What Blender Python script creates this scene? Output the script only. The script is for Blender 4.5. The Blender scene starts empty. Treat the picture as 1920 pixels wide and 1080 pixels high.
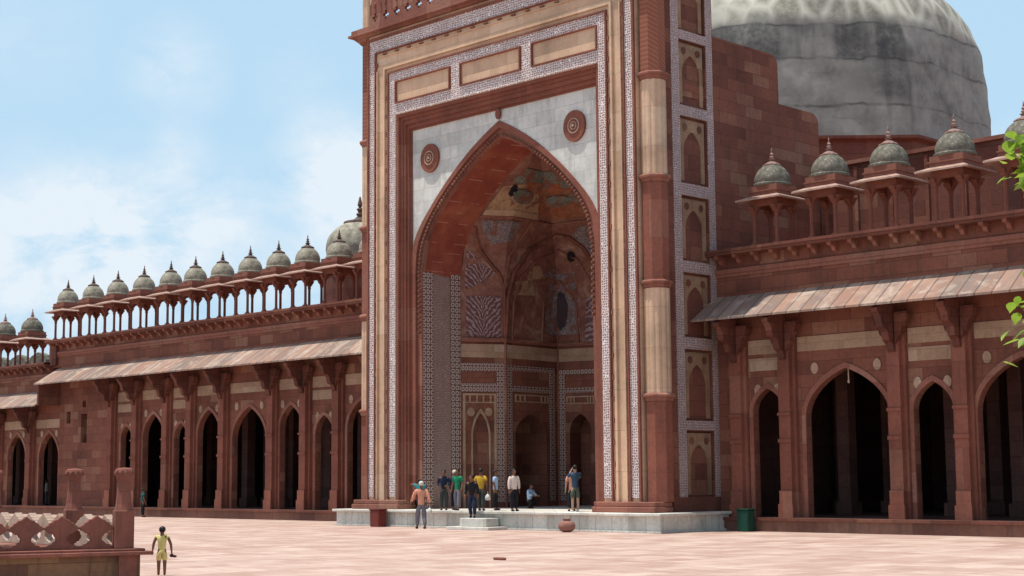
import bpy, math, random
from mathutils import Vector, Matrix
random.seed(7)
R = math.radians
S = bpy.context.scene
COL = S.collection

# ---------------------------------------------------------------- camera
YAW, PITCH, ROLL, EYE = -0.7888437, 0.1193995, -0.0083717, 1.6
Fw = Vector((math.sin(YAW)*math.cos(PITCH), math.cos(YAW)*math.cos(PITCH), math.sin(PITCH)))
rt = Vector((math.cos(YAW), -math.sin(YAW), 0)); up = rt.cross(Fw)
rt2 = rt*math.cos(ROLL)+up*math.sin(ROLL); up2 = rt2.cross(Fw)
cam = bpy.data.objects.new('camera', bpy.data.cameras.new('camera')); COL.objects.link(cam)
cam.data.sensor_width = 36; cam.data.lens = 2930.2/1920*36
cam.data.clip_start = .1; cam.data.clip_end = 5000
cam.matrix_world = Matrix(((rt2.x, up2.x, -Fw.x, 0), (rt2.y, up2.y, -Fw.y, 0), (rt2.z, up2.z, -Fw.z, EYE), (0, 0, 0, 1)))
S.camera = cam

# ---------------------------------------------------------------- sun, sky, exposure
SUN = Vector((-.15, -.19, 1)).normalized()
sl = bpy.data.lights.new('sun', 'SUN'); sl.energy = 4.7; sl.angle = R(.53); sl.color = (1, .95, .87)
so = bpy.data.objects.new('sun', sl); COL.objects.link(so)
so.rotation_euler = SUN.to_track_quat('Z', 'Y').to_euler(); so.location = (-30, 10, 60)
W = bpy.data.worlds.new("World"); S.world = W; W.use_nodes = True
S.view_settings.view_transform = 'Standard'; S.view_settings.look = 'None'
S.view_settings.exposure = 0.05; S.view_settings.gamma = 1

# ---------------------------------------------------------------- node helpers
class NT:
    def __init__(s, nt): s.nt = nt
    def n(s, t, ins=None, **pr):
        nd = s.nt.nodes.new('ShaderNode'+t)
        for k, v in pr.items(): setattr(nd, k, v)
        for k, v in (ins or {}).items():
            sk = nd.inputs[k]
            if isinstance(v, bpy.types.NodeSocket): s.nt.links.new(v, sk)
            else: sk.default_value = v
        return nd
    def m(s, op, a, b=0.0, c=0.0):
        return s.n('Math', {0: a, 1: b, 2: c}, operation=op).outputs[0]
    def mix(s, f, a, b, bt='MIX'):
        nd = s.n('Mix', data_type='RGBA', blend_type=bt)
        for i, v in ((0, f), (6, a), (7, b)):
            if isinstance(v, bpy.types.NodeSocket): s.nt.links.new(v, nd.inputs[i])
            else:
                if i and len(v) == 3: v = (*v, 1)
                nd.inputs[i].default_value = v
        return nd.outputs[2]
    def ramp(s, f, stops, interp='LINEAR'):
        nd = s.n('ValToRGB', {0: f}); cr = nd.color_ramp; cr.interpolation = interp
        while len(cr.elements) < len(stops): cr.elements.new(.5)
        for e, (p, c) in zip(cr.elements, stops):
            e.position = p; e.color = (c, c, c, 1) if isinstance(c, (int, float)) else (*c, 1)
        return nd.outputs[0]
    def noise(s, vec, scale, detail=4, rough=.55, dist=0):
        return s.n('TexNoise', {'Vector': vec, 'Scale': scale, 'Detail': detail, 'Roughness': rough, 'Distortion': dist}).outputs[0]
    def vec(s, x, y, z=0.0): return s.n('CombineXYZ', {0: x, 1: y, 2: z}).outputs[0]

wn = NT(W.node_tree); W.node_tree.nodes.clear()
sky = wn.n('TexSky', sky_type='NISHITA', sun_disc=False, sun_elevation=math.asin(SUN.z), sun_rotation=math.atan2(SUN.x, SUN.y), air_density=1.0, dust_density=2.2, ozone_density=1.0)
gen = wn.n('TexCoord').outputs['Generated']
# clouds live in the sky, laid out by world direction
cl = None
def skydir(px, py):
    return (Fw + rt2*((px-960)/2930.2) - up2*((py-540)/2930.2)).normalized()
for (px, py, rad, amp) in ((330, 130, .022, .8), (640, 325, .028, 2.0), (250, 430, .036, 1.3), (60, 480, .045, 1.2), (400, 400, .026, .8), (1920, 380, .03, 1.4), (60, 70, .03, .25), (340, 280, .014, .6), (160, 560, .06, .7), (600, 560, .06, .8), (560, 150, .02, .3)):
    d = skydir(px, py)
    dist = wn.n('VectorMath', {0: gen, 1: tuple(d)}, operation='DISTANCE').outputs['Value']
    g = wn.m('MULTIPLY', wn.n('MapRange', {0: dist, 1: 0.0, 2: rad*2, 3: 1.0, 4: 0.0}, interpolation_type='SMOOTHSTEP').outputs[0], amp)
    cl = g if cl is None else wn.m('ADD', cl, g)
mp = wn.n('Mapping', {'Vector': gen, 'Scale': (1, 1, 1.7)}).outputs[0]
nz = wn.noise(mp, 14, 7, .6, .3)
nz2 = wn.noise(mp, 40, 5, .6)
far = wn.ramp(wn.noise(mp, 3.0, 6, .6), [(.45, 0.0), (.62, .6)])
cm = wn.m('MULTIPLY', wn.m('ADD', cl, wn.m('MULTIPLY', far, .04)), wn.ramp(wn.m('ADD', wn.m('MULTIPLY', nz, .8), wn.m('MULTIPLY', nz2, .2)), [(.36, 0.03), (.62, 1.0)]))
cm = wn.n('Clamp', {0: cm}).outputs[0]
hz = wn.m('MULTIPLY', cm, .72)
gz = wn.n('SeparateXYZ', {0: gen}).outputs[2]
# haze brightens the lower sky, the zenith stays a deeper blue
lowk = wn.m('MULTIPLY', wn.n('MapRange', {0: gz, 1: .38, 2: .8, 3: 1.0, 4: 0.0}, interpolation_type='SMOOTHSTEP').outputs[0], .85)
SKYMUL = wn.mix(lowk, sky.outputs[0], (4.3, 6.3, 7.9))
skyc = wn.mix(hz, SKYMUL, (7.3, 7.6, 7.9))
bg = wn.n('Background', {'Color': skyc, 'Strength': .12})
wo = W.node_tree.nodes.new('ShaderNodeOutputWorld'); W.node_tree.links.new(bg.outputs[0], wo.inputs[0])

# ---------------------------------------------------------------- materials
def mat(name, fn, rough=.88, spec=.25):
    m = bpy.data.materials.new(name); m.use_nodes = True
    t = NT(m.node_tree); b = m.node_tree.nodes['Principled BSDF']
    b.inputs['Roughness'].default_value = rough; b.inputs['Specular IOR Level'].default_value = spec
    tc = t.n('TexCoord').outputs['Object']
    r = fn(t, tc)
    c, h = r if isinstance(r, tuple) else (r, None)
    if isinstance(c, bpy.types.NodeSocket): m.node_tree.links.new(c, b.inputs['Base Color'])
    else: b.inputs['Base Color'].default_value = (*c, 1)
    if h is not None:
        bp = t.n('Bump', {'Height': h, 'Strength': .5, 'Distance': .03})
        m.node_tree.links.new(bp.outputs[0], b.inputs['Normal'])
    return m
def uz(t, tc):
    s = t.n('SeparateXYZ', {0: tc}); return t.m('ADD', s.outputs[0], s.outputs[1]), s.outputs[2], s
def blocks(c1, c2, c3, w=.85, h=.36, mort=.008, var=.5, dirt=(.06, .045, .04), dirtamt=.35, mcol=None):
    def f(t, tc):
        u, z, _ = uz(t, tc)
        v = t.vec(u, z)
        br = t.n('TexBrick', {'Vector': v, 'Color1': (0, 0, 0, 1), 'Color2': (1, 1, 1, 1), 'Mortar': (.5, .5, .5, 1), 'Scale': 1.0, 'Mortar Size': mort, 'Mortar Smooth': .3, 'Bias': 0.0, 'Brick Width': w, 'Row Height': h})
        col = t.ramp(br.outputs[0], [(0, c1), (.35, c2), (.78, tuple(v*1.08 for v in c2)), (.9, c3), (1, c3)])
        n1 = t.noise(tc, 1.3, 6, .65); n2 = t.noise(tc, 9, 5, .7)
        col = t.mix(t.m('MULTIPLY', t.ramp(n1, [(.4, 0.0), (.7, 1.0)]), .45), col, c2)
        col = t.mix(var, col, t.ramp(n2, [(.25, .62), (.75, 1.3)]), 'MULTIPLY')
        st = t.noise(t.n('Mapping', {'Vector': tc, 'Scale': (2.2, 2.2, .35)}).outputs[0], 1.4, 5, .7)
        col = t.mix(t.m('MULTIPLY', t.ramp(st, [(.5, 0.0), (.72, 1.0)]), dirtamt), col, dirt)
        big = t.noise(tc, .32, 5, .7)
        col = t.mix(.75, col, t.ramp(big, [(.32, .58), (.5, .95), (.68, 1.22)]), 'MULTIPLY')
        mc = mcol or tuple(x*.45 for x in c2)
        col = t.mix(t.m('MULTIPLY', br.outputs[1], .7), col, mc)
        return col, t.m('ADD', t.m('MULTIPLY', br.outputs[1], -.6), t.m('MULTIPLY', n2, .6))
    return f
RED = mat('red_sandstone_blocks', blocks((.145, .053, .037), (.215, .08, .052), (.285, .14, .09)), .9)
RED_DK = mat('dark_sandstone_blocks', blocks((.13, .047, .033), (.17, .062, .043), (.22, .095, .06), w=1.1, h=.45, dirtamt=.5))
PLAIN = mat('plain_red_sandstone', blocks((.205, .072, .048), (.24, .086, .057), (.27, .115, .078), w=1.6, h=1.1, mort=.004, dirtamt=.25))
TRIM = mat('carved_red_trim', blocks((.22, .085, .06), (.26, .105, .073), (.32, .155, .11), w=1.2, h=.8, mort=.004, dirtamt=.3))
CREAM = mat('cream_sandstone', blocks((.55, .37, .245), (.62, .425, .285), (.66, .475, .33), w=1.5, h=1.15, mort=.006, var=.25, dirtamt=.22, dirt=(.2, .12, .08)))
CREAM_OLD = mat('weathered_cream_sandstone', blocks((.34, .215, .14), (.40, .265, .175), (.46, .33, .235), w=.9, h=.4, mort=.004, var=.5, dirtamt=.35, dirt=(.2, .1, .07)))
NICHE = mat('brown_niche_panel_stone', blocks((.24, .14, .085), (.29, .18, .11), (.34, .23, .15), w=.6, h=.5, mort=.004, var=.5, dirtamt=.5, dirt=(.13, .06, .045)))
BRK = mat('carved_bracket_stone_shade_tone', blocks((.11, .038, .027), (.15, .052, .036), (.19, .075, .05), w=.5, h=.24, dirtamt=.5))  # darker than the wall stone: shade under the eave mixed into the colour
PLINTH = mat('dark_plinth_stone', blocks((.16, .075, .055), (.21, .10, .07), (.26, .14, .10), w=1.3, h=.6, dirtamt=.5))
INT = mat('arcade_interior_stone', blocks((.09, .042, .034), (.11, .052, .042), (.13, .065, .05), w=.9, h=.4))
SPAND = mat('grey_white_marble_blocks', blocks((.54, .545, .51), (.62, .62, .575), (.72, .71, .65), w=.8, h=.42, mort=.006, var=.3, dirt=(.3, .3, .27), dirtamt=.5, mcol=(.38, .38, .34)), .6)
PLATM = mat('platform_marble', blocks((.50, .49, .44), (.60, .585, .52), (.72, .69, .61), w=.62, h=.6, mort=.012, var=.5, dirt=(.25, .22, .17), dirtamt=.6), .7)
PLATTOP = mat('platform_paving_marble', blocks((.55, .52, .46), (.62, .60, .54), (.68, .66, .60), w=.9, h=.9, var=.3, dirtamt=.2), .6)

def ground_f(t, tc):
    s = t.n('SeparateXYZ', {0: tc})
    br = t.n('TexBrick', {'Vector': t.vec(s.outputs[1], s.outputs[0]), 'Color1': (0, 0, 0, 1), 'Color2': (1, 1, 1, 1), 'Mortar': (.5, .5, .5, 1), 'Scale': 1.0, 'Mortar Size': .01, 'Mortar Smooth': .5, 'Bias': 0.0, 'Brick Width': 1.0, 'Row Height': .55})
    col = t.ramp(br.outputs[0], [(0, (.365, .235, .19)), (.5, (.435, .30, .25)), (1, (.53, .40, .335))])
    n1 = t.noise(tc, .18, 5, .6); n2 = t.noise(tc, 3.2, 6, .7); n3 = t.noise(t.n('Mapping', {'Vector': tc, 'Rotation': (0, 0, .78), 'Scale': (.55, 1.6, 1)}).outputs[0], .8, 5, .65)
    col = t.mix(t.ramp(n1, [(.35, 0.0), (.65, .5)]), col, (.455, .33, .275))
    col = t.mix(t.m('MULTIPLY', t.ramp(n3, [(.52, 0.0), (.66, 1.0)]), .55), col, (.62, .50, .425))
    col = t.mix(t.m('MULTIPLY', t.ramp(n3, [(.34, 1.0), (.45, 0.0)]), .4), col, (.33, .20, .16))
    col = t.mix(.6, col, t.ramp(n2, [(.25, .75), (.75, 1.15)]), 'MULTIPLY')
    col = t.mix(t.m('MULTIPLY', br.outputs[1], .6), col, (.30, .18, .14))
    return col, t.m('ADD', t.m('MULTIPLY', br.outputs[1], -.5), n2)
GROUND = mat('courtyard_paving', ground_f)

def mosaic_f(scale, white, dark, cut=.5):
    def f(t, tc):
        u, z, _ = uz(t, tc)
        v = t.vec(u, z)
        vo = t.n('TexVoronoi', {'Vector': v, 'Scale': scale, 'Randomness': .45}, feature='DISTANCE_TO_EDGE').outputs[0]
        w2 = t.n('TexVoronoi', {'Vector': v, 'Scale': scale*1.9}, feature='F1').outputs[0]
        a = t.ramp(vo, [(.06, 1.0), (.16, 0.0)])
        b = t.ramp(w2, [(.18, 1.0), (.34, 0.0)])
        k = t.m('MAXIMUM', a, t.m('MULTIPLY', b, .9))
        n = t.noise(v, 1.2, 4)
        col = t.mix(k, dark, white)
        return t.mix(.5, col, t.ramp(n, [(.3, .7), (.7, 1.15)]), 'MULTIPLY')
    return f
MOSAIC = mat('star_inlay_mosaic', mosaic_f(13.5, (.84, .80, .77), (.26, .135, .115)), .7)
MOSAIC_S = mat('side_inlay_mosaic', mosaic_f(14, (.48, .42, .41), (.25, .145, .13)), .75)
FINE = mat('fine_inlay_panel', mosaic_f(18, (.42, .32, .28), (.21, .11, .09)), .8)
def lattice_f(p, white, dark):
    def f(t, tc):
        u, z, _ = uz(t, tc)
        k = math.pi/p
        a = t.m('SINE', t.m('MULTIPLY', u, k)); b = t.m('SINE', t.m('MULTIPLY', z, k))
        c = t.m('ABSOLUTE', t.m('MULTIPLY', a, b))
        d = t.m('ABSOLUTE', t.m('SINE', t.m('MULTIPLY', t.m('ADD', u, z), k)))
        e = t.m('ABSOLUTE', t.m('SINE', t.m('MULTIPLY', t.m('SUBTRACT', u, z), k)))
        ring = t.ramp(c, [(.22, 0.0), (.30, 1.0), (.72, 1.0), (.8, 0.0)])
        dia = t.ramp(t.m('MINIMUM', d, e), [(.05, .5), (.12, 0.0)])
        return t.mix(t.m('MAXIMUM', ring, dia), dark, white)
    return f
LATT = mat('ring_inlay_lattice', lattice_f(.185, (.50, .42, .37), (.12, .045, .036)), .7)
LATT2 = mat('small_ring_inlay_lattice', lattice_f(.175, (.43, .345, .30), (.13, .048, .036)), .7)

def chev_f(t, tc):
    s = t.n('SeparateXYZ', {0: tc})
    ang = t.m('ARCTAN2', s.outputs[1], s.outputs[0])
    zz = t.m('ADD', s.outputs[2], t.m('ABSOLUTE', t.m('SINE', t.m('MULTIPLY', ang, 6.0))))
    w = t.m('SINE', t.m('MULTIPLY', zz, 46.0))
    col = t.mix(t.ramp(w, [(-.0, 0.0), (.3, .4)]), (.24, .085, .055), (.36, .17, .10))
    return col
CHEV = mat('chevron_carved_sandstone', chev_f)
def vines_f(t, tc):
    u, z, _ = uz(t, tc)
    a = t.m('ABSOLUTE', t.m('ADD', u, .55))
    w = t.m('SUBTRACT', t.noise(tc, 5.5, 3, .6), .5)
    q = t.m('ADD', t.m('SUBTRACT', z, t.m('POWER', t.m('ADD', a, .02), .6)), t.m('MULTIPLY', w, .42))
    st = t.m('SINE', t.m('MULTIPLY', q, 30.0))
    n = t.noise(tc, 16, 3)
    return t.mix(t.m('MULTIPLY', t.ramp(st, [(.0, 0.0), (.8, .9)]), t.ramp(n, [(.35, .35), (.6, 1.0)])), (.14, .055, .055), (.40, .32, .31))
VINES = mat('white_vine_tilework', vines_f, .5)
def mix_paint(stops, sc, dist=1.0, det=4, worn=0.0):
    def f(t, tc):
        n = t.noise(tc, sc, det, .6, dist)
        c = t.ramp(n, stops)
        if worn: c = t.mix(t.ramp(t.noise(tc, 2.6, 6, .7), [(.60-worn, 0.0), (.68-worn, 1.0)]), c, (.20, .085, .058))
        return t.mix(.5, c, t.ramp(t.noise(tc, sc*6, 4), [(.3, .6), (.7, 1.3)]), 'MULTIPLY')
    return f
VAULT = mat('faded_vault_paint', mix_paint([(.3, (.17, .065, .048)), (.45, (.22, .095, .068)), (.58, (.27, .13, .095)), (.7, (.36, .23, .17))], 1.4))
OCHRE = mat('ochre_paint', mix_paint([(.3, (.30, .15, .08)), (.5, (.40, .27, .16)), (.7, (.32, .16, .10))], 3.0, worn=.06))
ORANGE = mat('orange_red_paint', mix_paint([(.3, (.22, .06, .035)), (.5, (.31, .11, .055)), (.7, (.27, .15, .09))], 3.5, worn=.1))
BLUEGREEN = mat('faded_blue_green_paint', mix_paint([(.3, (.07, .09, .085)), (.5, (.15, .17, .145)), (.7, (.25, .20, .15))], 6.0, worn=.12))
BLUETILE = mat('blue_grey_tilework', mix_paint([(.35, (.08, .065, .09)), (.5, (.19, .15, .155)), (.62, (.33, .26, .23))], 9.0, 2.5, 6, worn=.1))
PALEPL = mat('exposed_pale_plaster', mix_paint([(.3, (.28, .16, .10)), (.6, (.40, .27, .18))], 3.0, worn=.06))
def soffit_f(t, tc):
    s = t.n('SeparateXYZ', {0: tc})
    n = t.noise(tc, 1.2, 5, .6)
    col = t.ramp(n, [(.3, (.19, .045, .03)), (.5, (.25, .06, .038)), (.7, (.33, .11, .065))])
    ln = t.m('FRACT', t.m('MULTIPLY', s.outputs[2], 3.2))
    br = t.ramp(t.noise(tc, 2.2, 2), [(.5, 0.0), (.56, 1.0)])
    k = t.m('MULTIPLY', t.m('MULTIPLY', t.ramp(ln, [(.0, 1.0), (.09, 0.0)]), br), .7)
    return t.mix(k, col, (.52, .30, .25))
SOFFIT = mat('red_painted_soffit', soffit_f)

def dome_f(t, tc):
    s = t.n('SeparateXYZ', {0: tc}); z = s.outputs[2]
    wob = t.m('MULTIPLY', t.m('SUBTRACT', t.noise(tc, .55, 4), .5), .7)
    zz = t.m('ADD', z, wob)
    n1 = t.noise(tc, .8, 7, .62); n2 = t.noise(tc, 3.5, 6, .7)
    base = t.ramp(n1, [(.3, (.16, .155, .14)), (.45, (.26, .25, .225)), (.7, (.37, .355, .315))])
    # dark water stain belt below the shoulder
    belt = t.m('MULTIPLY', t.n('MapRange', {0: zz, 1: 2.6, 2: 2.9, 3: 0.0, 4: 1.0}).outputs[0], t.n('MapRange', {0: zz, 1: 4.05, 2: 4.4, 3: 1.0, 4: 0.0}).outputs[0])
    belt = t.m('MULTIPLY', belt, t.n('MapRange', {0: t.m('ADD', s.outputs[1], t.m('MULTIPLY', wob, 1.2)), 1: -3.2, 2: -2.6, 3: 1.0, 4: 0.0}).outputs[0])
    st = t.noise(t.n('Mapping', {'Vector': tc, 'Scale': (1, 1, .18)}).outputs[0], .85, 5, .6)
    belt = t.m('MULTIPLY', belt, t.m('MULTIPLY', t.ramp(st, [(.40, 0.1), (.54, 1.0)]), t.ramp(n2, [(.35, .35), (.6, 1.0)])))
    col = t.mix(t.m('MULTIPLY', belt, .85), base, (.06, .062, .062))
    st2 = t.ramp(t.noise(t.n('Mapping', {'Vector': tc, 'Scale': (1, 1, .06)}).outputs[0], .55, 3, .5), [(.60, 0.0), (.66, .75)])
    col = t.mix(t.m('MULTIPLY', st2, t.n('MapRange', {0: zz, 1: 4.6, 2: 4.95, 3: 1.0, 4: 0.0}).outputs[0]), col, (.07, .07, .068))
    yw = t.m('ADD', s.outputs[1], t.m('MULTIPLY', wob, .5))
    sk = t.m('MULTIPLY', t.n('MapRange', {0: yw, 1: -2.8, 2: -2.7, 3: 1.0, 4: 0.0}).outputs[0], t.n('MapRange', {0: yw, 1: -4.9, 2: -3.3, 3: 0.0, 4: 1.0}).outputs[0])
    sk = t.m('MULTIPLY', sk, t.ramp(t.m('ADD', t.m('MULTIPLY', n2, .5), t.m('MULTIPLY', n1, .5)), [(.42, .25), (.56, 1.0)]))
    sk = t.m('MULTIPLY', sk, t.n('MapRange', {0: zz, 1: 1.0, 2: 1.5, 3: 0.0, 4: 1.0}).outputs[0])
    col = t.mix(t.m('MULTIPLY', sk, .8), col, (.06, .062, .062))
    # pale lime veins over the crown
    vo = t.n('TexVoronoi', {'Vector': t.n('Mapping', {'Vector': t.mix(.25, tc, t.noise(tc, 1.5, 4), 'ADD'), 'Scale': (1, 1, .55)}).outputs[0], 'Scale': 1.15}, feature='DISTANCE_TO_EDGE').outputs[0]
    vein = t.ramp(t.m('ADD', vo, t.m('MULTIPLY', t.m('SUBTRACT', n2, .5), .35)), [(.0, 1.0), (.2, 0.0)])
    topc = t.mix(vein, t.ramp(n2, [(.35, (.22, .21, .165)), (.65, (.36, .345, .28))]), (.52, .50, .42))
    tk = t.n('MapRange', {0: zz, 1: 4.05, 2: 4.6, 3: 0.0, 4: 1.0}).outputs[0]
    col = t.mix(tk, col, topc)
    for h in (1.1, 2.8, 4.1):
        sm = t.ramp(t.m('ABSOLUTE', t.m('SUBTRACT', zz, h)), [(.0, 1.0), (.07, 0.0)])
        sm = t.m('MULTIPLY', sm, t.ramp(t.noise(tc, 1.3, 3), [(.4, .3), (.6, 1.0)])); col = t.mix(t.m('MULTIPLY', sm, .75), col, (.045, .045, .045))
    col = t.mix(.35, col, t.ramp(n2, [(.3, .6), (.7, 1.3)]), 'MULTIPLY')
    return col
DOME = mat('weathered_lime_plaster_dome', dome_f)
def cup_f(lo, hi, wt):
    def f(t, tc):
        n = t.noise(tc, 3.2, 6, .68); n2 = t.noise(tc, 11, 5, .7)
        c = t.ramp(n, [(.32, lo), (.5, tuple((a+b)/2 for a, b in zip(lo, hi))), (.62, hi)])
        c = t.mix(t.ramp(n2, [(.56, 0.0), (.68, .8)]), c, wt)
        return c, n2
    return f
CUPG = mat('lichened_green_grey_plaster', cup_f((.07, .068, .05), (.19, .175, .14), (.42, .38, .32)))
CUPW = mat('weathered_pale_plaster', cup_f((.14, .135, .10), (.37, .34, .27), (.46, .43, .35)))
FIN = mat('finial_stone', lambda t, tc: t.ramp(t.noise(tc, 9, 4), [(.35, (.055, .05, .045)), (.65, (.17, .10, .08))]))
FINR = mat('reddish_finial_stone', lambda t, tc: t.ramp(t.noise(tc, 9, 4), [(.35, (.16, .07, .055)), (.7, (.42, .30, .26))]))
def eave_f(t, tc):
    s = t.n('SeparateXYZ', {0: tc})
    sk = t.m('ADD', s.outputs[0], t.m('MULTIPLY', s.outputs[1], .12))
    idx = t.m('FLOOR', t.m('DIVIDE', sk, .47))
    rnd = t.n('TexWhiteNoise', {'W': idx}, noise_dimensions='1D').outputs[0]
    fr = t.m('FRACT', t.m('DIVIDE', sk, .47))
    col = t.ramp(rnd, [(0, (.22, .155, .125)), (.25, (.29, .17, .125)), (.5, (.34, .205, .15)), (.75, (.27, .19, .155)), (1, (.40, .28, .215))])
    n = t.noise(t.n('Mapping', {'Vector': tc, 'Scale': (2, .5, .5)}).outputs[0], 2.0, 6, .7)
    col = t.mix(t.m('MULTIPLY', t.ramp(n, [(.48, 0.0), (.6, 1.0)]), .6), col, (.17, .15, .14))
    n3 = t.noise(tc, 1.1, 6, .7, .5)
    col = t.mix(t.m('MULTIPLY', t.ramp(n3, [(.52, 0.0), (.66, 1.0)]), .6), col, (.52, .44, .36))
    jn = t.ramp(t.m('ABSOLUTE', t.m('SUBTRACT', fr, .5)), [(.44, 0.0), (.48, 1.0)])
    col = t.mix(t.m('MULTIPLY', jn, .7), col, (.09, .06, .05))
    return col, t.m('ADD', rnd, t.m('MULTIPLY', jn, -1))
EAVE = mat('sloping_eave_slabs', eave_f)
RIM = mat('pale_chajja_stone', lambda t, tc: t.ramp(t.noise(tc, 5, 4), [(.3, (.28, .16, .12)), (.7, (.44, .31, .25))]))
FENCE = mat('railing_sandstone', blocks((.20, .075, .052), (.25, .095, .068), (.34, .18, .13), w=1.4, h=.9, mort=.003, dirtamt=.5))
FENCE_SUNTONE = mat('railing_stone_sunlit_tone', blocks((.42, .30, .23), (.48, .36, .28), (.54, .44, .36), w=1.4, h=.9, mort=.003, dirtamt=.3, dirt=(.3, .16, .11)))  # railing stone lightened so sunlight on the rear stretches is in its colour
FENCEWALL = mat('ochre_stained_railing_base', blocks((.15, .07, .045), (.22, .12, .065), (.26, .15, .08), w=1.2, h=.3, dirtamt=.8, dirt=(.04, .03, .02)))
def solid(name, c, rough=.8, var=.35, sc=8):
    def f(t, tc): return t.mix(var, c, t.ramp(t.noise(tc, sc, 4), [(.3, .55), (.7, 1.4)]), 'MULTIPLY')
    return mat(name, f, rough)
NICHE_SHADE = solid('wall_niche_shade', (.05, .035, .04))  # dark disc colour stands for the shade inside a wall niche
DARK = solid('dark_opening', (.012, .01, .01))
SKIN = solid('brown_skin', (.19, .09, .055), .6, .1)
SKINL = solid('light_brown_skin', (.42, .24, .16), .6, .1)
HAIR = solid('black_hair', (.012, .010, .010), .5)
REDBIN = solid('red_painted_metal', (.15, .028, .02), .55, .25)
GRNBIN = solid('green_painted_metal', (.010, .055, .036), .55, .3)
CLAY = solid('terracotta_clay', (.27, .13, .10), .8)

# ---------------------------------------------------------------- mesh helpers
def wloc(o):
    v = Vector((0, 0, 0))
    while o: v += o.location; o = o.parent
    return v
class MB:
    def __init__(s): s.v = []; s.f = []; s.mi = []; s.cur = 0
    def quad(s, *p):
        i = len(s.v); s.v += [tuple(q) for q in p]; s.f.append(tuple(range(i, i+len(p)))); s.mi.append(s.cur); return s
    def box(s, x0, x1, y0, y1, z0, z1):
        i = len(s.v)
        s.v += [(x, y, z) for z in (z0, z1) for y in (y0, y1) for x in (x0, x1)]
        for f in ((0, 2, 3, 1), (4, 5, 7, 6), (0, 1, 5, 4), (2, 6, 7, 3), (0, 4, 6, 2), (1, 3, 7, 5)):
            s.f.append(tuple(i+k for k in f)); s.mi.append(s.cur)
        return s
    def prism(s, pts, a, b, fn):
        """pts 2-D outline, extruded between a and b; fn(u, v, w) -> xyz"""
        n = len(pts); i = len(s.v)
        s.v += [tuple(fn(u, v, a)) for u, v in pts]+[tuple(fn(u, v, b)) for u, v in pts]
        s.f.append(tuple(i+k for k in range(n))); s.f.append(tuple(i+n+k for k in reversed(range(n))))
        for k in range(n):
            k2 = (k+1) % n; s.f.append((i+k, i+n+k, i+n+k2, i+k2))
        s.mi += [s.cur]*(n+2); return s
    def lathe(s, cx, cy, prof, n=16, rot=0.0, cap=True):
        i = len(s.v)
        for r, z in prof:
            for k in range(n):
                a = rot+2*math.pi*k/n; s.v.append((cx+r*math.cos(a), cy+r*math.sin(a), z))
        for j in range(len(prof)-1):
            for k in range(n):
                k2 = (k+1) % n; s.f.append((i+j*n+k, i+j*n+k2, i+(j+1)*n+k2, i+(j+1)*n+k)); s.mi.append(s.cur)
        if cap:
            s.f.append(tuple(i+k for k in reversed(range(n)))); s.f.append(tuple(i+(len(prof)-1)*n+k for k in range(n))); s.mi += [s.cur]*2
        return s
    def tube(s, pts, r, n=8):
        i = len(s.v); m = len(pts); pts = [Vector(p) for p in pts]
        for j, p in enumerate(pts):
            d = (pts[min(j+1, m-1)]-pts[max(j-1, 0)]).normalized()
            a = d.orthogonal().normalized() if abs(d.z) > .9 else d.cross(Vector((0, 0, 1))).normalized(); b = d.cross(a)
            rr = r[j] if isinstance(r, (list, tuple)) else r
            for k in range(n):
                t = 2*math.pi*k/n; s.v.append(tuple(p+(a*math.cos(t)+b*math.sin(t))*rr))
        for j in range(m-1):
            for k in range(n):
                k2 = (k+1) % n; s.f.append((i+j*n+k, i+j*n+k2, i+(j+1)*n+k2, i+(j+1)*n+k)); s.mi.append(s.cur)
        s.f.append(tuple(i+k for k in reversed(range(n)))); s.f.append(tuple(i+(m-1)*n+k for k in range(n))); s.mi += [s.cur]*2
        return s
    def mirror(s, c):
        n = len(s.v); nf = len(s.f)
        s.v += [(2*c-x, y, z) for x, y, z in s.v]
        s.f += [tuple(n+k for k in reversed(f)) for f in s.f[:nf]]; s.mi += s.mi[:nf]; return s
    def build(s, name, mats, parent=None, smooth=False, local=False, bevel=0):
        o0 = Vector((0, 0, 0)) if (local or not parent) else wloc(parent)
        me = bpy.data.meshes.new(name)
        me.from_pydata([tuple(Vector(p)-o0) for p in s.v], [], s.f)
        for m in (mats if isinstance(mats, list) else [mats]): me.materials.append(m)
        me.polygons.foreach_set('material_index', s.mi)
        if smooth: me.polygons.foreach_set('use_smooth', [True]*len(s.f))
        me.update()
        import bmesh
        bm = bmesh.new(); bm.from_mesh(me); bmesh.ops.remove_doubles(bm, verts=bm.verts, dist=1e-5)
        bmesh.ops.recalc_face_normals(bm, faces=bm.faces)
        if bevel: bmesh.ops.bevel(bm, geom=[e for e in bm.edges if e.calc_face_angle(0) > .5], offset=bevel, segments=1, affect='EDGES', clamp_overlap=True)
        bm.to_mesh(me); bm.free()
        o = bpy.data.objects.new(name, me); COL.objects.link(o); o.parent = parent
        return o
def tag(o, label=None, cat=None, group=None, kind=None):
    for k, v in (('label', label), ('category', cat), ('group', group), ('kind', kind)):
        if v: o[k] = v
    return o
def empty(name, loc, label=None, cat=None, group=None, rz=0):
    o = bpy.data.objects.new(name, None); COL.objects.link(o); o.location = loc; o.rotation_euler = (0, 0, rz); o.empty_display_size = .3
    return tag(o, label, cat, group)
def copy_tree(o, parent=None):
    c = o.copy(); COL.objects.link(c)
    if parent: c.parent = parent
    for ch in list(o.children): copy_tree(ch, c)
    return c

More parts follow.
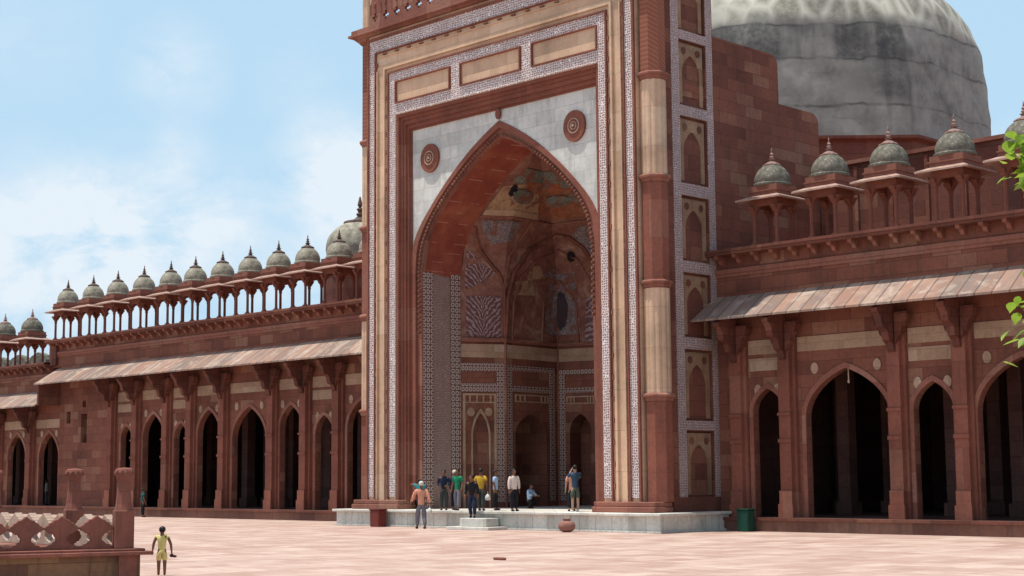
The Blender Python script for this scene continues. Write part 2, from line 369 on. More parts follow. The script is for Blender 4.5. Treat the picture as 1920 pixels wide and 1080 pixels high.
# outlines
def arch_half(a, zs, za, n=10, sharp=.62):
    """right half of a pointed Mughal arch, springing (a,zs) to apex (0,za)"""
    pts = []
    for i in range(n+1):
        t = i/n; th = t*math.pi/2
        x = a*(1-(1-math.cos(th))) if False else a*math.cos(th)**(.95)
        h = (za-zs)
        z = zs+h*(math.sin(th)**1.0)*.86+h*.14*(t**3)
        # straighten the upper part into a point
        pts.append((x, z))
    # blend with straight haunches
    out = []
    for i, (x, z) in enumerate(pts):
        t = i/n
        lx = a*(1-t); lz = zs+(za-zs)*(1-(1-t)**1.15)
        k = .35*t
        out.append((x*(1-k)+lx*k, z*(1-k)+lz*k))
    out[-1] = (0, za)
    return out
BIG_OUT = [(4.17, 8.3), (4.15, 9.1), (3.85, 9.72), (3.25, 10.40), (2.4, 11.2), (1.5, 11.90), (.66, 12.42), (0, 12.75)]
BIG_IN = [(3.8, 8.3), (3.62, 9.15), (3.22, 9.9), (2.55, 10.62), (1.65, 11.34), (.8, 11.88), (0, 12.25)]
def densify(p, k=4):
    out = []
    n = len(p)
    for i in range(n-1):
        p0 = p[max(i-1, 0)]; p1 = p[i]; p2 = p[i+1]; p3 = p[min(i+2, n-1)]
        for j in range(k):
            t = j/k
            out.append(tuple(.5*((2*b)+(-a+c)*t+(2*a-5*b+4*c-d)*t*t+(-a+3*b-3*c+d)*t**3) for a, b, c, d in zip(p0, p1, p2, p3)))
    out.append(p[-1]); return out
def bay(mb, xa, xb, z0, z1, yf, cx, half, depth, back=True):
    """a wall bay facing -Y from xa to xb with an arch opening; half = right half outline"""
    full = [(cx+half[0][0], z0)]+[(cx+x, z) for x, z in half]+[(cx-x, z) for x, z in reversed(half[:-1])]+[(cx-half[0][0], z0)]
    for y, s in ((yf, 1), (yf+depth, -1)) if back else ((yf, 1),):
        mb.quad((xa, y, z0), (full[-1][0], y, z0), (full[-1][0], y, full[-2][1]), (xa, y, full[-2][1]))
        mb.quad((full[0][0], y, z0), (xb, y, z0), (xb, y, full[1][1]), (full[0][0], y, full[1][1]))
        arc = full[1:-1]
        m = len(arc)
        # left and right of the arch up to z1
        mb.quad((xb, y, arc[0][1]), (xb, y, z1), (arc[0][0], y, z1), (arc[0][0], y, arc[0][1]))
        mb.quad((xa, y, arc[-1][1]), (arc[-1][0], y, arc[-1][1]), (arc[-1][0], y, z1), (xa, y, z1))
        for i in range(m-1):
            (x1, za), (x2, zb) = arc[i], arc[i+1]
            mb.quad((x1, y, za), (x1, y, z1), (x2, y, z1), (x2, y, zb))
    for i in range(len(full)-1):
        (x1, za), (x2, zb) = full[i], full[i+1]
        mb.quad((x1, yf, za), (x2, yf, zb), (x2, yf+depth, zb), (x1, yf+depth, za))
def band(mb, outer, inner, y0, y1, cx):
    """arch moulding between two half outlines of equal length"""
    for sg in (1, -1):
        for i in range(len(outer)-1):
            a, b, c, d = outer[i], outer[i+1], inner[i+1], inner[i]
            P = lambda p, y: (cx+sg*p[0], y, p[1])
            mb.quad(P(a, y0), P(b, y0), P(c, y0), P(d, y0))
            mb.quad(P(a, y0), P(a, y1), P(b, y1), P(b, y0))
            mb.quad(P(d, y0), P(c, y0), P(c, y1), P(d, y1))
XZ = lambda y0: (lambda u, v, w: (u, w, v))

# ---------------------------------------------------------------- setting
g = MB(); g.quad((-900, -600, 0), (900, -600, 0), (900, 900, 0), (-900, 900, 0))
gr = g.build('ground', GROUND); tag(gr, kind='structure')

C0 = -34.62   # axis of the gateway
TOP = 16.6

# ---------------------------------------------------------------- marble platform
pl = empty('platform', (C0, 33, 0), 'long low grey marble platform in front of the tall gateway', 'platform')
m = MB(); m.box(C0-7.02, C0+7.02, 33.0, 36.05, .06, .46); m.build('base', PLATM, pl)
m = MB(); m.box(C0-7.1, C0+7.1, 32.93, 36.05, .0, .06); m.build('footing', PLATM, pl)
m = MB(); m.box(C0-7.13, C0+7.13, 32.88, 36.05, .46, .54); m.box(C0-6.2, C0+6.2, 36.05, 42.0, .40, .54); m.build('paving_slab', PLATTOP, pl, bevel=.015)
st = empty('step_block', (-34.35, 32.4, 0), 'small pale marble step block against the platform edge', 'step')
m = MB(); m.box(-35.3, -33.45, 32.15, 32.93, 0, .09); m.build('base_slab', PLATTOP, st, bevel=.01)
m = MB(); m.box(-34.95, -33.8, 32.4, 32.93, .09, .34); m.build('block', PLATTOP, st, bevel=.015)

# ---------------------------------------------------------------- the gateway
gt = empty('gateway', (C0, 33.5, .54), 'towering red and cream gateway with a huge pointed arch and white inlay bands', 'gateway')
def XR(x0, x1): return (C0+x0, C0+x1)
# wall frame (front slabs round the recess), 0.5 thick
m = MB()
for s in (-1, 1):
    xs = sorted((C0+s*6.0, C0+s*4.57)); m.box(xs[0], xs[1], 33.5, 34.6, .84, 13.65)
m.box(C0-6, C0+6, 33.5, 34.6, 13.65, 16.6)
fr = m.build('front_wall', CREAM, gt)
for s in (-1, 1):
    m = MB(); xs = sorted((C0+s*6.6, C0+s*4.25)); m.box(xs[0], xs[1], 33.28, 34.1, .54, .70); m.box(xs[0]+.03, xs[1]-.03, 33.34, 34.1, .70, .84)
    m.build('pedestal', TRIM, gt, bevel=.02)
# inlay bands, proud of the wall
m = MB(); y0, y1 = 33.475, 33.5
for s in (-1, 1):
    xs = sorted((C0+s*5.93, C0+s*5.62)); m.box(*xs, y0, y1, .95, 15.98)
    xs = sorted((C0+s*4.90, C0+s*4.58)); m.box(*xs, y0, y1, .95, 13.66)
m.box(C0-5.93, C0+5.93, y0, y1, 15.98, 16.42)
for s in (-1, 1):
    xs = sorted((C0+s*4.90, C0+s*4.56)); m.box(*xs, y0, y1, 13.66, 15.12)
m.box(C0-4.56, C0+4.56, y0, y1, 13.66, 14.04); m.box(C0-4.56, C0+4.56, y0, y1, 14.80, 15.12)
for s in (-1, 1):
    xs = sorted((C0+s*1.80, C0+s*1.42)); m.box(*xs, y0, y1, 14.04, 14.80)
m.build('inlay_border', MOSAIC, gt)
# red fillets either side of the inlay and cream ridge moulding
m = MB(); y0 = 33.42
for s in (-1, 1):
    for a, b, zt in ((5.93, 6.0, 16.42), (5.57, 5.62, 15.93), (4.90, 4.95, 15.12)):
        xs = sorted((C0+s*b, C0+s*a)); m.box(*xs, y0, 33.499, .86, zt)
m.box(C0-5.57, C0+5.57, y0, 33.499, 15.93, 15.98); m.box(C0-4.95, C0+4.95, y0, 33.499, 15.12, 15.17)
m.box(C0-6.0, C0+6.0, y0, 33.499, 16.42, 16.5)
for a, b in ((-4.56, -1.85), (-1.37, 1.37), (1.85, 4.56)):
    m.box(C0+a, C0+b, y0, 33.499, 14.04, 14.08); m.box(C0+a, C0+b, y0, 33.499, 14.76, 14.80)
    m.box(C0+a, C0+a+.04, y0, 33.499, 14.08, 14.76); m.box(C0+b-.04, C0+b, y0, 33.499, 14.08, 14.76)
m.build('red_fillet', PLAIN, gt)
m = MB()
for s in (-1, 1):
    for a, b in ((5.08, 5.16), (5.46, 5.50)):
        xs = sorted((C0+s*b, C0+s*a)); m.box(*xs, 33.42, 33.499, .86, 15.30)
m.box(C0-5.16, C0+5.16, 33.42, 33.499, 15.30, 15.38); m.box(C0-5.5, C0+5.5, 33.46, 33.499, 15.78, 15.81)
m.build('cream_moulding', CREAM, gt)
# little carved buds along the cream band
m = MB()
z = 1.2
while z < 15.6:
    for s in (-1, 1):
        for a in (5.30, 5.0):
            if a == 5.0 and z > 15: continue
            x = C0+s*(5.52 if a == 5.30 else 5.01); m.box(x-.025, x+.025, 33.43, 33.499, z, z+.14)
    z += .62
x = -5.2
while x < 5.3:
    m.box(C0+x, C0+x+.16, 33.43, 33.499, 15.84, 15.88); x += .62
m.build('carved_bud_row', TRIM, gt)
# stepped recess round the arch
m = MB()
for (a, b, ya, yb, t0, t1) in ((4.57, 4.47, 33.52, 33.62, 13.65, 13.55), (4.47, 4.38, 33.62, 33.72, 13.55, 13.44), (4.38, 4.30, 33.68, 33.8, 13.44, 13.30), (4.30, 4.22, 33.76, 33.9, 13.30, 13.16), (4.22, 4.18, 33.84, 33.95, 13.16, 13.10)):
    for s in (-1, 1):
        xs = sorted((C0+s*a, C0+s*b)); m.box(*xs, ya, 34.4, .84, t1)
    m.box(C0-a, C0+a, ya, 34.4, t1, t0)
m.build('recess_moulding', PLAIN, gt)
# marble spandrel with the arch opening
bo = densify(BIG_OUT); bi0 = densify(BIG_IN)
def resample(p, n):
    L = [0]
    for a, b in zip(p, p[1:]): L.append(L[-1]+math.dist(a, b))
    out = []
    for i in range(n):
        t = L[-1]*i/(n-1); k = 0
        while k < len(L)-2 and L[k+1] < t: k += 1
        f = (t-L[k])/(L[k+1]-L[k]+1e-9); out.append((p[k][0]+(p[k+1][0]-p[k][0])*f, p[k][1]+(p[k+1][1]-p[k][1])*f))
    return out
NB = 30
bo = resample(bo, NB); bi = resample(bi0, NB)
m = MB()
arc = [(C0+x, z) for x, z in bo]+[(C0-x, z) for x, z in reversed(bo[:-1])]
for i in range(len(arc)-1):
    (x1, za), (x2, zb) = arc[i], arc[i+1]
    m.quad((x1, 33.9, za), (x1, 33.9, 13.1), (x2, 33.9, 13.1), (x2, 33.9, zb))
m.build('spandrel', SPAND, gt)
# arch moulding: outer red band, then a row of carved buds
mid = [((a[0]*.55+b[0]*.45), (a[1]*.55+b[1]*.45)) for a, b in zip(bo, bi)]
m = MB(); band(m, bo, mid, 33.86, 34.05, C0)
for s in (-1, 1):
    xs = sorted((C0+s*4.18, C0+s*mid[0][0])); m.box(*xs, 33.86, 34.3, .84, 8.3)
m.build('arch_moulding', PLAIN, gt)
m = MB(); band(m, mid, bi, 33.97, 34.12, C0)
for s in (-1, 1):
    xs = sorted((C0+s*mid[0][0], C0+s*3.8)); m.box(*xs, 33.97, 34.3, .84, 8.3)
m.build('inner_arch_moulding', TRIM, gt)
for s in (-1, 1):
    m = MB()
    bl = resample([((a[0]*.2+b[0]*.8), (a[1]*.2+b[1]*.8)) for a, b in zip(bo, bi)], 44)
    for (x, z) in bl[:-1]:
        p = Vector((C0+s*x, 33.9, z)); m.lathe(p.x, p.y, [(.0, z-.07), (.05, z-.03), (.055, z+.01), (.0, z+.08)], 5)
    z = 6.3
    while z < 8.25: m.lathe(C0+s*3.87, 33.9, [(.0, z-.07), (.05, z-.03), (.055, z+.01), (.0, z+.08)], 5); z += .17
    m.build('arch_bud_row', RED, gt)
for s in (-1, 1):
    m = MB(); cx, cz = C0+s*3.26, 12.03
    m.prism([(cx+.44*math.cos(t*math.pi/12), cz+.48*math.sin(t*math.pi/12)) for t in range(24)], 33.82, 33.9, lambda u, v, w: (u, w, v))
    md = m.build('medallion', PLAIN, gt)
    m = MB()
    for r0, r1, ya in ((.2, .24, 33.79), (.1, .13, 33.78)):
        for t in range(16):
            a, b = t*math.pi/8, (t+1)*math.pi/8
            m.prism([(cx+r0*math.cos(a), cz+r0*math.sin(a)), (cx+r1*math.cos(a), cz+r1*math.sin(a)), (cx+r1*math.cos(b), cz+r1*math.sin(b)), (cx+r0*math.cos(b), cz+r0*math.sin(b))], ya, 33.82, lambda u, v, w: (u, w, v))
    m.prism([(cx+.05*math.cos(t*math.pi/4), cz+.05*math.sin(t*math.pi/4)) for t in range(8)], 33.76, 33.82, lambda u, v, w: (u, w, v))
    m.build('rosette', RIM, md)
m = MB(); m.prism([(C0+.11*math.cos(t*math.pi/8), 13.0+.17*math.sin(t*math.pi/8)-.05) for t in range(16)], 33.8, 33.86, lambda u, v, w: (u, w, v)); m.build('arch_finial', TRIM, gt)

# soffit of the great arch and the jambs below it
m = MB()
for s in (-1, 1):
    for i in range(NB-1):
        a, b = bi[i], bi[i+1]
        fr2 = lambda p: (p[0]*3.68/3.8, p[1]-.12)
        m.quad((C0+s*a[0], 34.12, a[1]), (C0+s*b[0], 34.12, b[1]), (C0+s*fr2(b)[0], 35.57, fr2(b)[1]), (C0+s*fr2(a)[0], 35.57, fr2(a)[1]))
m.build('arch_soffit', SOFFIT, gt, smooth=True)
for s in (-1, 1):
    m = MB()
    m.quad((C0+s*3.8, 34.3, .54), (C0+s*3.68, 35.57, .54), (C0+s*3.745, 35.57, 8.3), (C0+s*3.8, 34.12, 8.3))
    m.quad((C0+s*3.8, 34.12, .54), (C0+s*3.8, 34.3, .54), (C0+s*3.8, 34.12, 8.3))
    m.build('jamb_wall', FINE, gt)
def on_jamb(s, y, off):  # x of the jamb face at depth y
    return C0+s*(3.8-.12*(y-34.3)/1.27-off)
for s in (-1, 1):
    for ya, yb in ((34.02, 34.42), (35.18, 35.55)):
        m = MB(); m.prism([(on_jamb(s, ya, -.02), ya), (on_jamb(s, yb, -.02), yb), (on_jamb(s, yb, .03), yb), (on_jamb(s, ya, .03), ya)], .54, 8.3, lambda u, v, w: (u, v, w)); m.build('jamb_inlay', LATT, gt)

# -- hall behind the arch: plan polygon, walls below z 8.3, pointed half vault above
PLAN = [(-3.68, 35.57), (-2.98, 36.98), (-3.24, 39.82), (-1.80, 40.28), (1.80, 40.28), (3.24, 39.82), (2.98, 36.98), (3.68, 35.57)]
def zrho(rho):
    x = rho*3.8
    for a, b in zip(bi0, bi0[1:]):
        if a[0] >= x >= b[0]: return a[1]+(b[1]-a[1])*(a[0]-x)/(a[0]-b[0]+1e-9)-.12
    return 12.1
def vault_pt(px_, py_, rho): return (C0+px_*rho, 35.57+(py_-35.57)*rho, zrho(rho))
pp = []
for a, b in zip(PLAN, PLAN[1:]):
    for k in range(6): pp.append((a[0]+(b[0]-a[0])*k/6, a[1]+(b[1]-a[1])*k/6))
pp.append(PLAN[-1])
m = MB()
rh = [1-i/16 for i in range(17)]; rh[-1] = .01
for (a, b) in zip(pp, pp[1:]):
    m.quad((C0+a[0], a[1], 6.2), (C0+b[0], b[1], 6.2), (C0+b[0], b[1], zrho(1)), (C0+a[0], a[1], zrho(1)))
    for r0, r1 in zip(rh, rh[1:]):
        m.quad(vault_pt(*a, r0), vault_pt(*b, r0), vault_pt(*b, r1), vault_pt(*a, r1))
m.build('painted_vault', VAULT, gt)
# side closing pieces so daylight cannot leak in above the vault
m = MB(); m.box(C0-6.4, C0+6.4, 34.6, 41.9, 12.6, 13.0)
for s in (-1, 1):
    xs = sorted((C0+s*4.25, C0+s*6.3)); m.box(*xs, 34.6, 41.9, .54, 12.6)
m.box(C0-4.25, C0+4.25, 41.4, 41.9, .54, 12.6)
m.build('core_masonry', RED, gt)

class Wl:
    """local frame on a straight wall of the hall: u along, z up, n toward the hall"""
    def __init__(s, a, b):
        s.a = Vector((C0+a[0], a[1], 0)); b = Vector((C0+b[0], b[1], 0)); s.L = (b-s.a).length; s.d = (b-s.a).normalized()
        s.n = Vector((-s.d.y, s.d.x, 0)); ctr = Vector((C0, 37.5, 0))
        if s.n.dot(ctr-s.a) < 0: s.n = -s.n
    def p(s, u, z, o=0.0): v = s.a+s.d*u+s.n*o; return (v.x, v.y, z)
    def rect(s, mb, u0, u1, z0, z1, o0, o1):
        mb.prism([(u0, z0), (u1, z0), (u1, z1), (u0, z1)], o0, o1, lambda u, v, w: s.p(u, v, w)); return s
def hallwall(w, arch_u0, arch_u1, apex, zs, deep, strips):
    m = MB(); cx = (arch_u0+arch_u1)/2; a = (arch_u1-arch_u0)/2
    half = arch_half(a, zs, apex)
    full = [(cx+a, .54)]+[(cx+x, z) for x, z in half]+[(cx-x, z) for x, z in reversed(half[:-1])]+[(cx-a, .54)]
    m.quad(w.p(0, .54), w.p(cx-a, .54), w.p(cx-a, zs), w.p(0, zs)); m.quad(w.p(cx+a, .54), w.p(w.L, .54), w.p(w.L, zs), w.p(cx+a, zs))
    m.quad(w.p(0, zs), w.p(cx-a, zs), w.p(cx-a, 6.2), w.p(0, 6.2)); m.quad(w.p(cx+a, zs), w.p(w.L, zs), w.p(w.L, 6.2), w.p(cx+a, 6.2))
    arc = full[1:-1]
    for (x1, za), (x2, zb) in zip(arc, arc[1:]): m.quad(w.p(x1, za), w.p(x2, zb), w.p(x2, 6.2), w.p(x1, 6.2))
    for (x1, za), (x2, zb) in zip(full, full[1:]): m.quad(w.p(x1, za), w.p(x2, zb), w.p(x2, zb, -deep), w.p(x1, za, -deep))
    m.quad(w.p(cx-a-.02, .54, -deep), w.p(cx+a+.02, .54, -deep), w.p(cx+a+.02, apex+.05, -deep), w.p(cx-a-.02, apex+.05, -deep))
    m.build('hall_wall', RED, gt)
    return cx, a, half
def frame_strips(w, rects, mt, o=.025):
    m = MB()
    for r in rects: w.rect(m, *r, -.01, o)
    m.build('inlay_frame', mt, gt)
walls = [Wl(PLAN[i], PLAN[i+1]) for i in range(7)]
def dress(w, kind):
    L = w.L
    if kind == 1:
        cx, a, half = hallwall(w, .42, L-.60, 3.68, 2.9, .10, None)
        frame_strips(w, [(L-.30, L-.02, .7, 5.36), (.0, L-.30, 5.07, 5.36), (.0, L-.30, 4.39, 4.68)], LATT2)
        # cream frame round the niche
        m = MB(); out = [(x*1.22, (z-2.9)*1.2+2.9) for x, z in half]
        for sg in (1, -1):
            for i in range(len(half)-1):
                m.prism([(cx+sg*out[i][0], out[i][1]), (cx+sg*out[i+1][0], out[i+1][1]), (cx+sg*half[i+1][0], half[i+1][1]), (cx+sg*half[i][0], half[i][1])], -.005, .035, lambda u, v, q: w.p(u, v, q))
            us = sorted((cx+sg*a, cx+sg*a*1.22)); w.rect(m, us[0], us[1], .54, 2.9, -.005, .035)
        w.rect(m, .08, .16, .54, 4.34, -.005, .03); w.rect(m, L-.40, L-.32, .54, 4.34, -.005, .03)
        w.rect(m, .16, L-.40, 4.28, 4.34, -.005, .03); w.rect(m, .16, L-.40, 4.02, 4.06, -.005, .03)
        for k in (.3, .55, L-.8, L-.55): w.rect(m, k, k+.05, 4.06, 4.28, -.005, .03)
        m.prism([(.36+.13*math.cos(t*math.pi/6), 3.72+.15*math.sin(t*math.pi/6)) for t in range(12)], -.005, .03, lambda u, v, q: w.p(u, v, q))
        m.prism([(L-.60+.13*math.cos(t*math.pi/6), 3.72+.15*math.sin(t*math.pi/6)) for t in range(12)], -.005, .03, lambda u, v, q: w.p(u, v, q))
        m.build('niche_surround', CREAM_OLD, gt)
    elif kind == 2:
        cx, a, half = hallwall(w, .52, 2.20, 3.70, 3.0, 1.6, None)
        frame_strips(w, [(.06, .34, .7, 5.31), (L-.46, L-.2, .7, 5.31), (.34, L-.46, 5.14, 5.31), (.34, L-.46, 4.43, 4.62)], LATT2)
        m = MB()
        w.rect(m, .5, 2.3, 4.08, 4.12, -.005, .03); w.rect(m, .5, 2.3, 4.30, 4.34, -.005, .03)
        for k in (.5, .75, 1.0, 1.9, 2.1, 2.26): w.rect(m, k, k+.05, 4.12, 4.30, -.005, .03)
        m.build('tablet_frame', CREAM_OLD, gt)
    else:
        cx, a, half = hallwall(w, .45, 1.28, 3.72, 3.1, .9, None)
        frame_strips(w, [(.06, .30, .7, 5.25), (.30, L, 5.08, 5.25), (.30, L, 4.45, 4.62)] if kind == 3 else [(L-.3, L-.06, .7, 5.25), (0, L-.3, 5.08, 5.25)], LATT2)
        m = MB(); w.rect(m, .35, 1.4, 4.05, 4.09, -.005, .03); w.rect(m, .35, 1.4, 4.29, 4.33, -.005, .03)
        for k in (.35, .5, .62, 1.15, 1.25, 1.36): w.rect(m, k, k+.04, 4.09, 4.29, -.005, .03)
        m.build('tablet_frame', CREAM_OLD, gt)
dress(walls[0], 1); dress(walls[1], 2); dress(walls[2], 3)
w = walls[3]; hallwall(w, 1.0, 2.6, 3.9, 2.9, 1.2, None)
for i, k in ((4, 4), (5, 2), (6, 1)): dress(walls[i], k)
# ledge all round at z 6.1 and cream frieze under it
m = MB()
for w in walls:
    w.rect(m, -.0, w.L, 6.08, 6.2, -.02, .10)
m.build('ledge', TRIM, gt)
m = MB()
for w in walls: w.rect(m, 0.02, w.L-.02, 5.55, 6.0, -.01, .03)
m.build('cream_frieze', CREAM_OLD, gt)
# corner shafts
for (x, y) in PLAN[1:-1]:
    m = MB(); x2 = x*.985; m.tube([(C0+x2, y-.02, .54), (C0+x2, y-.02, 8.2)], .04, 6); m.build('corner_shaft', TRIM, gt)
# painted and tiled fields on the vault; (wall param, height) grids laid on the real surface
def surf(si, u, z, off=.03):
    """point on hall wall si at fraction u and height z (vault above the springing)"""
    a, b = PLAN[si], PLAN[si+1]
    px_, py_ = a[0]+(b[0]-a[0])*u, a[1]+(b[1]-a[1])*u
    if z <= zrho(1.0): rho = 1.0
    else:
        lo, hi = 0.0, 1.0
        for _ in range(30):
            md_ = (lo+hi)/2
            if zrho(md_) > z: lo = md_
            else: hi = md_
        rho = (lo+hi)/2
    p = Vector((C0+px_*rho, 35.57+(py_-35.57)*rho, z))
    inward = (Vector((C0, 36.2, z-.4 if z > 8.3 else z))-p).normalized()
    return p+inward*off
def patch(name, pts, mt, off=.03, n=6):
    """pts: quad corners as (wall+u, z), bilinear on the surface"""
    m = MB(); g = []
    for i in range(n+1):
        row = []
        for j in range(n+1):
            a, b = i/n, j/n
            s_ = (pts[0][0]*(1-a)+pts[1][0]*a)*(1-b)+(pts[3][0]*(1-a)+pts[2][0]*a)*b
            z_ = (pts[0][1]*(1-a)+pts[1][1]*a)*(1-b)+(pts[3][1]*(1-a)+pts[2][1]*a)*b
            row.append(tuple(surf(min(int(s_), 6), s_-min(int(s_), 6), z_, off)))
        g.append(row)
    for i in range(n):
        for j in range(n): m.quad(g[i][j], g[i+1][j], g[i+1][j+1], g[i][j+1])
    return m.build(name, mt, gt)
def ribline(name, pts, r, mt):
    m = MB(); P = []
    for (a, b) in zip(pts, pts[1:]):
        for k in range(5):
            t = k/5; s_ = a[0]+(b[0]-a[0])*t; z_ = a[1]+(b[1]-a[1])*t
            P.append(tuple(surf(int(s_), s_-int(s_), z_, .05)))
    s_, z_ = pts[-1]; P.append(tuple(surf(int(s_), s_-int(s_), z_, .05)))
    m.tube(P, r, 6); return m.build(name, mt, gt)

patch('vine_tile_panel', [(.12, 6.25), (.90, 6.25), (.90, 7.62), (.12, 7.62)], VINES, .03)
patch('vine_tile_spandrel', [(.10, 7.85), (.42, 8.05), (.78, 8.42), (.05, 9.2)], VINES, .03)
patch('ochre_field', [(.06, 10.32), (1.66, 10.38), (1.70, 11.25), (.16, 11.1)], OCHRE, .03, 10)
patch('orange_field', [(1.70, 10.38), (3.4, 10.38), (3.4, 11.1), (1.72, 11.25)], ORANGE, .03, 10)
patch('grey_crown_field', [(.3, 11.22), (3.4, 11.15), (3.4, 11.6), (.8, 11.62)], BLUEGREEN, .04, 10)
patch('red_crown_field', [(1.2, 11.0), (3.0, 11.0), (3.0, 11.3), (1.2, 11.3)], ORANGE, .05, 8)
patch('cream_band', [(.06, 10.2), (1.66, 10.26), (1.66, 10.45), (.06, 10.42)], CREAM_OLD, .05, 10)
def disc(name, s_, z_, a, b, mt, off):
    m = MB(); c0 = surf(int(s_), s_-int(s_), z_, off); e = surf(int(s_), min(s_-int(s_)+.02, .999), z_, off)-surf(int(s_), s_-int(s_), z_, off); e.normalize()
    uu = (surf(int(s_), s_-int(s_), z_+.1, off)-c0).normalized()
    P = [c0+e*a*math.cos(k*math.pi/10)*(1+.12*math.sin(k*2.3))+uu*b*math.sin(k*math.pi/10)*(1+.1*math.sin(k*3.1)) for k in range(20)]
    inn = (Vector((C0, 36.4, z_-1.0))-c0).normalized()*.03
    m.v = [tuple(p+inn) for p in P]+[tuple(p-inn) for p in P]; m.f = [tuple(range(20)), tuple(reversed(range(20, 40)))]+[(k, 20+k, 20+(k+1)%20, (k+1)%20) for k in range(20)]; m.mi = [0]*22
    return m.build(name, mt, gt)
disc('painted_roundel', 1.12, 10.85, .50, .30, BLUEGREEN, .09)
disc('painted_roundel', 2.44, 10.85, .55, .30, BLUEGREEN, .09)
disc('painted_roundel', 3.25, 10.9, .4, .3, BLUEGREEN, .09)
disc('vault_hole', .66, 11.0, .10, .24, DARK, .06)
disc('vault_hole', 2.44, 9.2, .15, .2, DARK, .07)
patch('blue_tile_field', [(.62, 9.35), (1.06, 9.5), (1.22, 10.12), (.08, 10.1)], BLUETILE, .04)
patch('blue_tile_field', [(2.72, 9.35), (3.1, 9.05), (3.4, 10.1), (2.60, 10.1)], BLUETILE, .04)
patch('bare_plaster_patch', [(1.14, 7.72), (1.60, 7.8), (1.52, 8.32), (1.2, 8.2)], PALEPL, .04)
patch('bare_plaster_patch', [(1.42, 8.3), (1.78, 8.45), (1.68, 8.85), (1.5, 8.8)], PALEPL, .05)
patch('blue_rubble_patch', [(1.72, 8.55), (2.4, 8.35), (2.62, 8.95), (1.95, 8.8)], BLUETILE, .04)
patch('ruined_tile_surround', [(1.72, 6.5), (2.62, 6.5), (2.5, 8.3), (1.85, 8.3)], BLUETILE, .03)
disc('wall_niche', 2.1, 7.35, .26, .66, NICHE_SHADE, .06)
patch('tile_strip', [(2.72, 6.22), (3.0, 6.22), (3.0, 7.75), (2.76, 7.75)], VINES, .04)
for nm, pts, r_ in (('squinch_rib', [(1.0, 6.2), (1.04, 7.55), (1.16, 8.5), (1.44, 9.3), (1.8, 9.65), (2.12, 9.9), (2.5, 9.8), (2.8, 9.5), (3.04, 8.9), (3.3, 8.0)], .09), ('squinch_rib', [(1.12, 6.2), (1.16, 7.5), (1.3, 8.35), (1.6, 9.0), (2.12, 9.45), (2.6, 9.1), (2.9, 8.3)], .05), ('vault_rib', [(.02, 9.9), (.36, 9.15), (.86, 8.4), (.98, 7.9), (.98, 6.2)], .06), ('vault_rib', [(.0, 10.22), (1.66, 10.24), (3.4, 10.24)], .04), ('vault_rib', [(1.0, 8.2), (1.06, 9.0), (1.25, 9.6), (1.5, 10.2)], .05), ('small_arch_rib', [(1.7, 6.2), (1.74, 7.6), (2.1, 8.35), (2.5, 7.6), (2.55, 6.2)], .045)):
    ribline(nm, pts, r_, TRIM if r_ < .06 else RED)

# corner columns of the gateway
def gate_column(s):
    cx, cy = C0+s*6.28, 33.93
    col = empty('corner_column', (cx, cy, .54)); col.parent = gt; col.location = Vector((cx, cy, .54))-gt.location
    def oct_(r, z0, z1, nm, mt, n=8):
        m = MB(); m.lathe(cx, cy, [(r, z0), (r, z1)], n, math.pi/8); o = m.build(nm, mt, gt); return o
    parts = []
    for z0, z1, kind in ((.84, 3.62, 'r'), (3.86, 6.82, 'c'), (7.06, 9.85, 'r'), (10.09, 12.84, 'c'), (13.08, 16.6, 'v'), (17.0, 20.5, 'c')):
        if kind == 'c':
            m = MB(); pr = []
            for k in range(48):
                a = k*math.pi/24; pr.append((cx+(.345+.03*abs(math.sin(a*6)))*math.cos(a), cy+(.345+.03*abs(math.sin(a*6)))*math.sin(a)))
            m.prism(pr, z0, z1, lambda u, v, w: (u, v, w)); m.build('fluted_shaft', CREAM, gt)
        else:
            m = MB(); m.lathe(cx, cy, [(.39, z0), (.39, z1)], 8, math.pi/8)
            o = m.build('shaft', CHEV if kind == 'v' else PLAIN, gt)
    for zr in (3.74, 6.94, 9.97, 12.96):
        m = MB(); m.lathe(cx, cy, [(.36, zr-.12), (.41, zr-.1), (.43, zr-.02), (.49, zr+.02), (.49, zr+.07), (.42, zr+.12)], 8, math.pi/8); m.build('ring_moulding', TRIM, gt)
    bpy.data.objects.remove(col)
gate_column(1); gate_column(-1)

